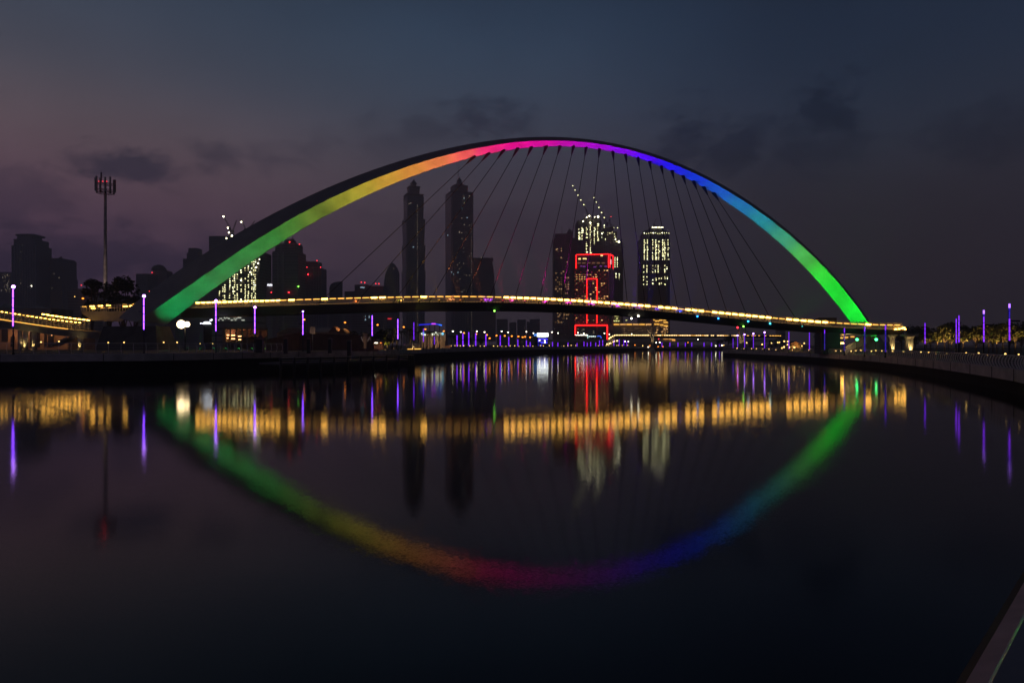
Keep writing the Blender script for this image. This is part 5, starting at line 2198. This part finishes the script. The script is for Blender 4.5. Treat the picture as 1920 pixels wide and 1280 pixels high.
# ------------------------------------------------------------------ small pylon bridge far behind
FB = 480
t = thing('pylon_bridge', 'small distant footbridge with two leaning lit pylons and a chain of warm lights', 'bridge')
m = MB()
m.loft([[P(x, y, FB + dy) for y, dy in ((628.8, -3), (630.5, -3), (633.5, -1), (633.5, 3), (630.5, 5), (628.8, 5))] for x in (1152, 1230, 1310, 1390, 1465)])
m.build('deck', deck_under, t)
m = MB()
for x in np.arange(1153, 1465, 2.0):
    m.bar(P(x, 628.8, FB - 2.9), P(x, 625.8, FB - 2.9), .09)
m.bar(P(1152, 625.8, FB - 2.9), P(1465, 625.8, FB - 2.9), .1)
m.build('railing', rail_steel, t)
x = 1154.5
while x < 1464:
    w = random.uniform(3.2, 5.6)
    if x < 1310 or random.random() < .75:
        m = MB()
        y = 628.2 + (x - 1154) / 310 * 1.2
        br = x < 1400 and random.random() < .85
        m.bar(P(x, y, FB - 3.1), P(x + w - 1.1, y, FB - 3.1), .15, .55 if br else .3)
        m.build('light_strip', WARM_FAR if br else WARM_DIM, t)
    x += w
for legs, lit in ((((1211.8, 609.5), (1222, 630), (1221.5, 658)), True), (((1229.5, 610), (1224.5, 634), (1223, 658)), False), (((1384, 615), (1387.5, 632), (1391, 657)), True), (((1398.5, 612), (1394, 634), (1392.5, 657)), False)):
    m = MB()
    D_ = FB - 6 if legs[0][0] < 1300 else FB - 60
    m.tube([P(a, b, D_) for a, b in legs], [.35, .8, 1.25], 7)
    m.build('pylon_leg', pale_concrete, t)
m = MB()
m.tube([P(1222, 660, FB - 6), P(1222, 656.5, FB - 6), P(1222, 653, FB - 6)], [3.4, 2.6, 1.4], 8)
m.build('pylon_base', pale_concrete, t)
beacon(t, 1383, 613.8, FB - 64, RED_BEACON, 2.2)
beacon(t, 1212, 609, FB - 9, WIN_GOLD, 1.2, 'lamp')
for top, ends in (((1212.5, 611), ((1160, 626), (1260, 627))), ((1384, 615.5), ((1300, 627), (1440, 628)))):
    for e in ends:
        m = MB()
        pts = []
        for q in range(13):
            s = q / 12
            pts.append(P(top[0] + (e[0] - top[0]) * s, top[1] + (e[1] - top[1]) * (1 - (1 - s) ** 2), FB - 5))
        m.tube(pts, .12, 5)
        m.build('suspension_cable', cable_steel, t)
for (x, y, z, w) in ((1222, 654, 640, 700), (1391, 654, 640, 500)):
    D_ = FB - 10 if x < 1300 else FB - 64
    ld = bpy.data.lights.new('pylon_light', 'SPOT')
    ld.energy = w * 6
    ld.color = (1, .72, .32)
    ld.spot_size = R(60)
    ld.spot_blend = 1
    lo = bpy.data.objects.new('pylon_light', ld)
    COL.objects.link(lo)
    lo.parent = t
    lo.location = P(x - 1, y - 1, D_ - 3)
    lo.rotation_euler = (P(x - 3, 630, D_ + 3) - lo.location).to_track_quat('-Z', 'Y').to_euler()
# its stair on the near side
t2 = thing('spiral_stair', 'lit stair leading up to the left end of the small pylon bridge', 'stair')
m = MB()
for k in range(10):
    a = P(1152 - k * 1.3, 629.5 + k * 1.0, FB - 8)
    m.box(a.x - .5, a.x + .1, a.y - 1.5, a.y + 1.5, ZL - .1, a.z)
m.build('steps', concrete, t2)
for x, y, w in ((1152.5, 628.7, 2), (1149, 630.2, 2), (1146, 632, 1.6), (1143, 633.5, 1.6), (1145, 632.7, 1.4), (1142, 635, 1.8), (1138.3, 645, 2.2), (1142.5, 644, 2.4), (1145, 643, 2), (1149.5, 640.8, 1.5), (1152, 639.5, 2), (1157, 638.8, 3)):
    m = MB()
    m.bar(P(x - w / 2, y, FB - 12), P(x + w / 2, y, FB - 12), .15, .9)
    m.build('light_strip', WARM_FAR, t2)
t = thing('road_bridge', 'low pale road viaduct running behind the far promenade', 'viaduct')
m = MB()
m.box(X(1000, 640), X(1480, 640), 640, 652, Z(640.5, 640), Z(636.5, 640))
m.build('deck', pale_concrete, t)
for x in np.arange(1050, 1470, 60):
    m = MB()
    m.box(X(x, 640), X(x + 4, 640), 642, 650, 2, Z(640.4, 640))
    m.build('pier', concrete, t)
windows(t, [(x, y, 638) for x, y in ((1246, 635.6), (1250, 635.6), (1256, 635.6), (1260, 635.6))], 2.6, .6, glow('orange_strip', (1, .45, .1), 1.2, False), 'lamp')
windows(t, [(1263, 637.3, 637)], 3, 1.8, glow('orange_strip', (1, .45, .1), 1.2, False), 'lamp')
for k, (x, y, mm) in enumerate(((1235, 635.5, RED_BEACON), (1230.5, 642.3, COOLW), (1237, 641.8, COOLW), (1234, 649.8, SODIUM), (1243, 649.5, SODIUM), (1308.5, 636.3, COOLW), (1190.5, 646.8, SODIUM), (1218.5, 647.7, SODIUM), (1205, 648, BOLL), (1172, 640, COOLW), (1178, 640, COOLW),
                                (1215.6, 653, COOLW), (1342, 648.3, COOLW), (1353.5, 647.3, COOLW), (1357, 647, BOLL), (1290, 642, SODIUM), (1079.5, 653.5, RED_BEACON), (1018, 652, COOLW))):
    D = 530
    t = thing('signal_lamp', 'tiny lamp by the water below the small pylon bridge, %s of them' % ORD[k], 'lamp', (X(x, D), D, FARZ), 'scattered small lamps beyond the small bridge')
    h = max(.3, Z(y, D) - FARZ)
    m = MB()
    m.tube([(0, 0, 0), (0, 0, h)], .06, 5)
    m.build('post', dark_steel, t)
    m = MB()
    m.ball((0, -.1, h), .38, 7, 4)
    m.build('lamp_globe', mm, t)

# ------------------------------------------------------------------ kiosk with a bright white screen
KD = 440
t = thing('kiosk', 'small station building with a glaring white screen over blue lit glass', 'kiosk')
m = MB()
m.box(X(1001, KD), X(1028, KD), KD, KD + 9, ZL - .1, Z(625.5, KD))
m.build('wall', dark_steel, t)
m = MB()
m.box(X(1007, KD), X(1028, KD), KD - .4, KD - .05, Z(631, KD), Z(624.3, KD))
m.build('screen', glow('white_screen', (.93, 1.0, .93), 4.0), t)
m = MB()
m.box(X(1001, KD), X(1006.8, KD), KD - .4, KD - .05, Z(630, KD), Z(625.5, KD))
m.build('side_screen', glow('blue_screen', (.12, .35, 1.0), 1.0), t)
m = MB()
m.box(X(1009, KD), X(1024, KD), KD - .3, KD - .05, Z(633.6, KD), Z(631.2, KD))
m.build('lower_sign', glow('olive_sign', (.5, .55, .3), .35), t)
for x0, x1, y0, y1 in ((1008.5, 1010.5, 633.8, 648), (1011, 1027, 634, 637.8), (1012, 1026.5, 640, 643.8), (1013, 1016, 645, 648)):
    m = MB()
    m.box(X(x0, KD), X(x1, KD), KD - .3, KD - .05, Z(y1, KD), Z(y0, KD))
    m.build('blue_glass', glow('blue_lit_glass', (.03, .02, 1.0), 1.1), t)
for x, y in ((1011.7, 637.8), (1021.5, 642), (1021.5, 638.7)):
    beacon(t, x, y, KD - 1.5, COOLW, 1.0, 'lamp')
# blue lit canopy
CD = 260
t = thing('canopy', 'curved canopy edged with blue and violet light on thin posts', 'canopy')
for x0, x1, y0, y1, c, s in ((785, 799, 609, 608, (.03, .03, 1), .8), (799, 809, 608, 607.4, (.03, .03, 1), .8), (809, 817, 607, 607, (.5, .05, 1), 2.0), (817, 823, 607.4, 608.2, (.03, .05, 1), .9), (823, 828.5, 608.6, 609.8, (.03, .16, 1), 1.8)):
    m = MB()
    m.bar(P(x0, y0, CD), P(x1, y1, CD), .2, .42)
    m.build('edge_light', glow('canopy_%d_%d' % (c[0] * 100, c[1] * 100), c, s), t)
m = MB()
m.loft([[P(x, y - .8, CD + .2), P(x, y - .1, CD + .2), P(x, y - .1, CD + 8), P(x, y - .8, CD + 8)] for x, y in ((785, 608.5), (799, 607.2), (812, 606.4), (822, 607), (829, 609))])
m.build('roof', dark_steel, t)
for x in (787, 804, 813.5, 822.5):
    m = MB()
    m.tube([(X(x, CD), CD + 3, ZL - .05), (X(x, CD), CD + 3, Z(608, CD))], .12, 6)
    m.build('post', dark_steel, t)
t = thing('pavilion', 'low pavilion with pale lamps and a teal screen under the blue lit canopy', 'pavilion')
m = MB()
m.box(X(786, 275), X(836, 275), 275, 283, ZL - .1, Z(623, 275))
m.build('wall', plaster, t)
m = MB()
m.box(X(784, 275), X(838, 275), 274, 284, Z(623, 275), Z(621.5, 275))
m.build('roof', dark_steel, t)
windows(t, [(791, 626, 274.6), (796, 627, 274.6), (812, 626.5, 274.6), (817, 623.8, 273.6), (821, 626, 274.6), (826, 624.8, 274.6)], 1.0, .7, glow('pale_shop', (.9, 1, .8), 2.2, False))
windows(t, [(830, 625, 274.6), (794.5, 625, 274.6)], .9, 1.0, glow('teal_shop', (.2, .7, 1), 2.0, False), 'screen')
ld = bpy.data.lights.new('pavilion_light', 'POINT')
ld.energy = 500
ld.color = (1, .65, .3)
lo = bpy.data.objects.new('pavilion_light', ld)
COL.objects.link(lo)
lo.parent = t
lo.location = P(812, 638, 270)
t = thing('promenade_bench', 'low orange lit bench wall at the right end of the palm row', 'bench', (X(840, 262), 262, ZL))
m = MB()
m.box(-1.1, 1.1, 0, .5, 0, .45)
m.box(-1.1, 1.1, .42, .55, .45, .95)
m.build('seat', plaster, t)
ld = bpy.data.lights.new('bench_light', 'POINT')
ld.energy = 50
ld.color = (1, .45, .12)
lo = bpy.data.objects.new('bench_light', ld)
COL.objects.link(lo)
lo.parent = t
lo.location = (0, -1.3, 1.6)

# ------------------------------------------------------------------ left bank details
t = thing('boat_sign', 'glaring white low sign shaped like a little hull under the bridge end', 'sign')
m = MB()
SD = 175
out = [(379, 607.3), (396, 607.3), (394, 604.6), (390, 603), (384, 603), (381, 604.8)]
m.loft([[P(a, b, SD) for a, b in out], [P(a, b, SD + .5) for a, b in out]])
m.build('sign_face', glow('white_sign_face', (.85, .9, 1), 4.5), t)
for x, y, r in ((376.5, 606, 1.1), (395, 600.6, 1.6), (397, 599.6, 1.4)):
    beacon(t, x, y, SD, glow('white_sign_face', (.85, .9, 1), 4.5), r, 'lamp')
m = MB()
m.box(X(380, SD), X(395, SD), SD + .5, SD + .8, ZL - .05, Z(607.4, SD))
m.build('stand', dark_steel, t)
t = thing('office_block', 'long lit office floor seen under the bridge deck right of the white sign', 'building')
m = MB()
m.box(X(392, 400), X(474, 400), 400, 420, ZL - .1, Z(594, 400))
m.build('wall', gl_dark, t)
windows(t, [(410 + k * 2.6 + random.uniform(-.6, .6), random.choice([595.5, 597, 597, 600]), 399.5) for k in range(19)], .7, .55, glow('office_window', (.8, .85, .7), .7, False))
t = thing('parking_deck', 'orange lit open parking deck with a flat roof beyond the left quay', 'building')
m = MB()
PD = 200
for y0, y1 in ((613, 617), (631, 632.5), (640.5, 642)):
    m.box(X(418, PD), X(470, PD), PD, PD + 14, Z(y1, PD), Z(y0, PD))
m.box(X(418, PD), X(470, PD), PD + 13.5, PD + 14, ZL, Z(613, PD))
m.box(X(418, PD), X(423, PD), PD - .3, PD + 13, ZL, Z(613, PD))
m.build('wall', plaster, t)
for x in (430, 441, 452, 461.5):
    m = MB()
    m.box(X(x, PD), X(x, PD) + .35, PD + .2, PD + .55, ZL, Z(613, PD))
    m.build('column', concrete, t)
windows(t, [(426, 628, PD + 1), (437, 628.5, PD + 1), (450, 630.5, PD + 1), (425.5, 633.6, PD + 1), (437, 635, PD + 1), (449.5, 636.5, PD + 1)], .9, .3, glow('parking_lamp', (1, .45, .16), 5.0), 'ceiling_lamp')
for x in (428, 450):
    ld = bpy.data.lights.new('parking_light', 'POINT')
    ld.energy = 220
    ld.color = (1, .42, .2)
    lo = bpy.data.objects.new('parking_light', ld)
    COL.objects.link(lo)
    lo.parent = t
    lo.location = P(x, 627, PD + 5)
t = thing('flat_building', 'low orange lit building with openings under the curved ramp', 'building')
m = MB()
BD = 186
m.box(X(-60, BD), X(128, BD), BD, BD + 12, ZL - .1, Z(617, BD))
m.build('wall', plaster, t)
for x0, x1, y0, y1 in ((4, 15, 617.5, 640), (21, 27, 631, 650), (42, 53, 632, 650), (57, 75, 617.5, 650), (84, 88, 623, 650), (91, 101, 617.5, 650)):
    m = MB()
    m.box(X(x0, BD), X(x1, BD), BD - .25, BD + .1, Z(y1, BD), Z(y0, BD))
    m.build('opening', glass_dark, t)
for x in (8, 30, 48, 78, 112):
    ld = bpy.data.lights.new('wall_light', 'POINT')
    ld.energy = 75
    ld.color = (1, .42, .16)
    lo = bpy.data.objects.new('wall_light', ld)
    COL.objects.link(lo)
    lo.parent = t
    lo.location = P(x, 628, BD - 2.2)
beacon(t, 49.3, 621.7, BD - .6, COOLW, .8, 'lamp')
t = thing('tent_roofs', 'low peaked roofs behind the railing of the curved ramp', 'building')
m = MB()
m.box(X(-20, 240), X(96, 240), 240, 252, ZL - .1, Z(578, 240))
m.build('wall', concrete, t)
m = MB()
for a, b in ((-4, 22), (58, 80)):
    c = P((a + b) / 2, 569.5 if a < 0 else 573.5, 246)
    x0, x1 = X(a, 240), X(b, 240)
    m.add([(x0, 239.7, Z(578, 240)), (x1, 239.7, Z(578, 240)), (x1, 252.5, Z(578, 240)), (x0, 252.5, Z(578, 240)), tuple(c)], [(0, 1, 4), (1, 2, 4), (2, 3, 4), (3, 0, 4)])
m.build('roof', dark_steel, t)
t = thing('stair', 'diagonal stair with a pale handrail under the right end of the curved ramp', 'stair')
m = MB()
a, b = P(104, 642, 168), P(130, 629, 168)
for k in range(12):
    p = a.lerp(b, k / 11)
    m.box(p.x - .2, p.x + .35, 166.5, 169.5, p.z - .9, p.z - .55)
m.build('steps', concrete, t)
m = MB()
m.bar(a, b, .12)
m.bar(a + Vector((0, 3, 0)), b + Vector((0, 3, 0)), .12)
m.build('handrail', rail_steel, t)
# villas
for k, (x0, x1, yw, yr, D, lab) in enumerate(((576, 622, 626, 613, 250, 'pale villa with a broad hipped roof behind the sign board'), (618, 634, 626, 612, 246, 'orange lit gable end house under the bridge deck'), (634, 648, 628, 615, 244, 'small orange lit house touching the gable end house'),
                                          (520, 562, 628, 614, 255, 'reddish dim villa left of the orange street lamp'))):
    t = thing('villa', lab, 'house', group='villas on the left bank')
    xa, xb = X(x0, D), X(x1, D)
    m = MB()
    m.box(xa, xb, D, D + 10, ZL - .1, Z(yw - 3, D))
    m.build('wall', plaster, t)
    m = MB()
    zr, zt = Z(yw - 3, D), Z(yr, D)
    c = (xb - xa) * (.28 if k in (0, 3) else .5)
    m.add([(xa - .4, D - .5, zr), (xb + .4, D - .5, zr), (xb + .4, D + 10.5, zr), (xa - .4, D + 10.5, zr), (xa + c, D + (5 if k in (0, 3) else -.4), zt), (xb - c + .01, D + 5, zt)], [(0, 1, 5, 4), (1, 2, 5), (2, 3, 4, 5), (3, 0, 4)])
    m.build('roof', roof_tile if k != 0 else concrete, t)
    for q in range(3):
        xx = xa + (xb - xa) * (.2 + .3 * q)
        m = MB()
        m.box(xx - .45, xx + .45, D - .06, D + .1, ZL + 1.0, ZL + 2.2)
        m.build('window', glass_dark, t)
# garden wall of the left promenade
t = thing('garden_wall', 'long low dark reddish wall behind the left promenade railing', 'wall')
m = MB()
pts = [P(500, 636, 150), P(560, 623.5, 165), P(680, 629, 178), P(705, 634, 185)]
for a, b in zip(pts, pts[1:]):
    m.loft([[Vector((p.x, p.y, ZL - .1)), Vector((p.x, p.y, p.z)), Vector((p.x, p.y + .4, p.z)), Vector((p.x, p.y + .4, ZL - .1))] for p in (a, b)])
m.build('wall', mat('red_wall', (.10, .06, .055), .85, var=.3, scale=.7), t)
t = thing('sign_board', 'square information board with rows of text on a thin pole', 'sign', (X(586.3, 150), 150, ZL))
m = MB()
m.tube([(0, 0, -.05), (0, 0, Z(613, 150) - ZL)], .06, 6)
m.build('pole', steel, t)
m = MB()
w = 4.7 / F * 150
m.box(-w, w, -.12, -.05, Z(625.6, 150) - ZL, Z(613, 150) - ZL)
m.build('panel', mat('sign_cream', (.5, .42, .34), .7), t)
for r in range(5):
    m = MB()
    z = Z(615 + r * 2.1, 150) - ZL
    for c in range(4):
        m.box(-w * .8 + c * w * .42, -w * .8 + c * w * .42 + w * .30, -.135, -.121, z - .07, z + .05)
    m.build('text_row', dark_steel, t)
ld = bpy.data.lights.new('sign_light', 'SPOT')
ld.energy = 60
ld.color = (1, .62, .4)
ld.spot_size = R(70)
lo = bpy.data.objects.new('sign_light', ld)
COL.objects.link(lo)
lo.parent = t
lo.location = (.4, -3, 3.2)
lo.rotation_euler = (R(100), 0, R(8))
t = thing('urn', 'pale urn shaped structure with two flared handles and a flat lid', 'sculpture', (X(685, 152), 152, ZL))
m = MB()
k_ = 152 / F
zb = Z(643, 152) - ZL
m.tube([(0, 0, 0), (0, 0, zb), (0, 0, zb + 3 * k_), (0, 0, zb + 12 * k_), (0, 0, zb + 15 * k_)], [2.6 * k_, 3 * k_, 4.6 * k_, 4.8 * k_, 4.2 * k_], 14)
m.build('body', plaster, t)
m = MB()
m.tube([(0, 0, zb + 15.2 * k_), (0, 0, zb + 18.5 * k_)], [4.9 * k_, 4.6 * k_], 14)
m.build('lid', plaster, t)
for s in (-1, 1):
    m = MB()
    m.tube([(s * 4 * k_, 0, zb + 3 * k_), (s * 6.5 * k_, 0, zb + 8 * k_), (s * 7.6 * k_, 0, zb + 12 * k_), (s * 9.5 * k_, 0, zb + 5 * k_)][:3 if s < 0 else 4], [.9 * k_, 1.2 * k_, 1.0 * k_, .6 * k_][:3 if s < 0 else 4], 8)
    m.build('handle', white_paint, t)
ld = bpy.data.lights.new('urn_light', 'SPOT')
ld.energy = 110
ld.color = (1, .66, .45)
ld.spot_size = R(60)
lo = bpy.data.objects.new('urn_light', ld)
COL.objects.link(lo)
lo.parent = t
lo.location = (-1, -4.5, .3)
lo.rotation_euler = (Vector((0, 0, zb + 1)) - lo.location).to_track_quat('-Z', 'Y').to_euler()
t = tree(727, 627, 15, 158, ZL, 'small yellow lit shrub right of the urn shaped structure', 'shrub', 'shrub', leafy, 260, .12, 301, None, 5, .9)
p = Vector((X(727, 158), 158, ZL))
uplight(p + Vector((-.3, -1.4, 0)), 420, 'strong yellow uplight at the yellow lit shrub', toward=p + Vector((0, 0, 1.6)), size=80, col=(1, .8, .1))
t = thing('kiosk', 'small red and white lit stall left of the yellow lit shrub', 'stall', (X(710, 170), 170, ZL))
m = MB()
m.box(-1.1, 1.1, 0, 1.6, 0, 1.5)
m.build('counter', plaster, t)
m = MB()
m.loft([[(-1.3, -.5, 1.5), (1.3, -.5, 1.5), (1.3, 1.8, 1.5), (-1.3, 1.8, 1.5)], [(-.6, .3, 2.0), (.6, .3, 2.0), (.6, 1.0, 2.0), (-.6, 1.0, 2.0)]])
m.build('roof', roof_tile, t)
for x in (-.75, -.3, .65):
    m = MB()
    m.ball((x, -.62, 1.75), .12, 7, 4)
    m.build('lamp', COOLW if x < 0 else SODIUM, t)
ld = bpy.data.lights.new('stall_light', 'POINT')
ld.energy = 40
ld.color = (1, .4, .15)
lo = bpy.data.objects.new('stall_light', ld)
COL.objects.link(lo)
lo.parent = t
lo.location = (0, -1.6, 1.9)

# ribbed railing lit warm on the quay bend
t = thing('ribbed_railing', 'short warm lit ribbed railing on the bend of the far quay', 'railing')
m = MB()
cs = []
for k in range(26):
    x = 752 + k * 1.55
    D = left_D(x) - (.2)
    yb = 657.5 - .2 * k * 0
    ph = 1.3
    pts = []
    for f in (0, .25, .5, .75, 1):
        pts.append(P(x + math.sin(f * math.pi) * (1.6 if k < 14 else -1.2), 0, D).to_3d().copy())
        pts[-1].z = ZL + f * 1.65
    m.tube(pts, .07, 5)
    cs.append(P(x, 0, D))
m.build('ribs', rail_steel, t)
for zz in (.05, 1.65):
    m = MB()
    m.tube([Vector((c.x, c.y, ZL + zz)) for c in cs], .06, 5)
    m.build('rail', rail_steel, t)
m = MB()
m.tube([Vector((c.x, c.y - .22, ZL + .12)) for c in cs[8:25]], .07, 5)
m.build('toe_glow', WARM_DIM, t)
ld = bpy.data.lights.new('rib_light', 'POINT')
ld.energy = 45
ld.color = (1, .68, .28)
lo = bpy.data.objects.new('rib_light', ld)
COL.objects.link(lo)
lo.parent = t
lo.location = Vector((cs[17].x, cs[17].y - 1.6, ZL + .5))

# water station on the left quay: a low deck on piles with capped posts
t = thing('jetty', 'dark timber jetty on piles below the left promenade', 'jetty')
jp = [P(486, 0, 112), P(560, 0, 118), P(640, 0, 128), P(720, 0, 140), P(735, 0, 142)]
for q in jp:
    q.z = 0
jo = offset(jp, -6)
m = MB()
m.loft([[Vector((a.x, a.y, 1.15)), Vector((a.x, a.y, 1.5)), Vector((b.x, b.y, 1.5)), Vector((b.x, b.y, 1.15))] for a, b in zip(jp, jo)])
m.build('deck', mat('jetty_timber', (.07, .065, .07), .8), t)
for k in range(14):
    f = k / 13 * 3.98
    i = int(f)
    c = jo[i].lerp(jo[i + 1], f - i)
    m = MB()
    m.tube([(c.x, c.y, -1.5), (c.x, c.y, 2.3)], .22, 8)
    m.build('pile', dark_steel, t)
m = MB()
for i in range(len(jo) - 1):
    a, b = jo[i], jo[i + 1]
    m.bar((a.x, a.y, 2.3), (b.x, b.y, 2.3), .12)
    m.bar((a.x, a.y, 1.9), (b.x, b.y, 1.9), .08)
m.build('rail', rail_steel, t)
for k, (x, D, yt) in enumerate(((536, 119, 632), (579, 124, 632.5), (619, 129, 632.5))):
    c = thing('capped_post', 'dark square post with a pointed cap rising from the jetty, %s from the left' % ORD[k], 'post', (X(x, D), D, ZL), 'capped posts on the jetty')
    m = MB()
    h = Z(yt + 4, D) - ZL
    m.box(-.30, .30, -.30, .30, -.3, h)
    m.build('shaft', dark_steel, c)
    m = MB()
    m.loft([[(sx * .45, sy * .45, h) for sx, sy in ((-1, -1), (1, -1), (1, 1), (-1, 1))], [(sx * .04, sy * .04, h + .5) for sx, sy in ((-1, -1), (1, -1), (1, 1), (-1, 1))]])
    m.build('cap', roof_tile, c)
t = thing('pier_kiosk', 'small kiosk with a steep roof and tall finial left of the capped posts', 'kiosk', (X(488, 118), 118, ZL))
m = MB()
m.box(-.55, .55, -.55, .55, -.1, Z(637, 118) - ZL)
m.build('wall', dark_steel, t)
m = MB()
h = Z(637, 118) - ZL
m.loft([[(sx * r, sy * r, z) for sx, sy in ((-1, -1), (1, -1), (1, 1), (-1, 1))] for r, z in ((.9, h), (.5, h + .35), (.14, h + .75), (.12, Z(620, 118) - ZL))])
m.build('roof', roof_tile, t)
t = thing('quay_pillar', 'plain square dark pillar at the right end of the jetty', 'pillar', (X(655, 136), 136, ZL))
m = MB()
m.box(-.37, .37, -.37, .37, -2.2, Z(639, 136) - ZL)
m.build('shaft', dark_steel, t)
m = MB()
m.box(-.45, .45, -.45, .45, Z(639, 136) - ZL, Z(637.6, 136) - ZL)
m.build('cap', concrete, t)
t = thing('planter_box', 'low rusty red planter boxes beside the square pillar', 'planter', (X(682, 140), 140, ZL))
for k in range(4):
    m = MB()
    x0 = -2.3 + k * 1.35
    m.box(x0, x0 + 1.2, -.3, .3, -.02, .55 - .04 * k)
    m.build('box', mat('rusty_box', (.16, .07, .055), .8), t)

# ------------------------------------------------------------------ the evening haze
def haze():
    m = bpy.data.materials.new('haze')
    m.use_nodes = True
    nt = m.node_tree
    for n in list(nt.nodes):
        nt.nodes.remove(n)
    out = nt.nodes.new('ShaderNodeOutputMaterial')
    v = nt.nodes.new('ShaderNodeVolumePrincipled')
    v.inputs['Color'].default_value = (.92, .90, .95, 1)
    v.inputs['Density'].default_value = HAZE
    v.inputs['Anisotropy'].default_value = 0.0
    nt.links.new(v.outputs[0], out.inputs['Volume'])
    o = MB().box(-2300, 2300, -300, 2300, -3, 420).build('haze', m)
    tag(o, kind='stuff')


HAZE = .00042
if HAZE:
    haze()
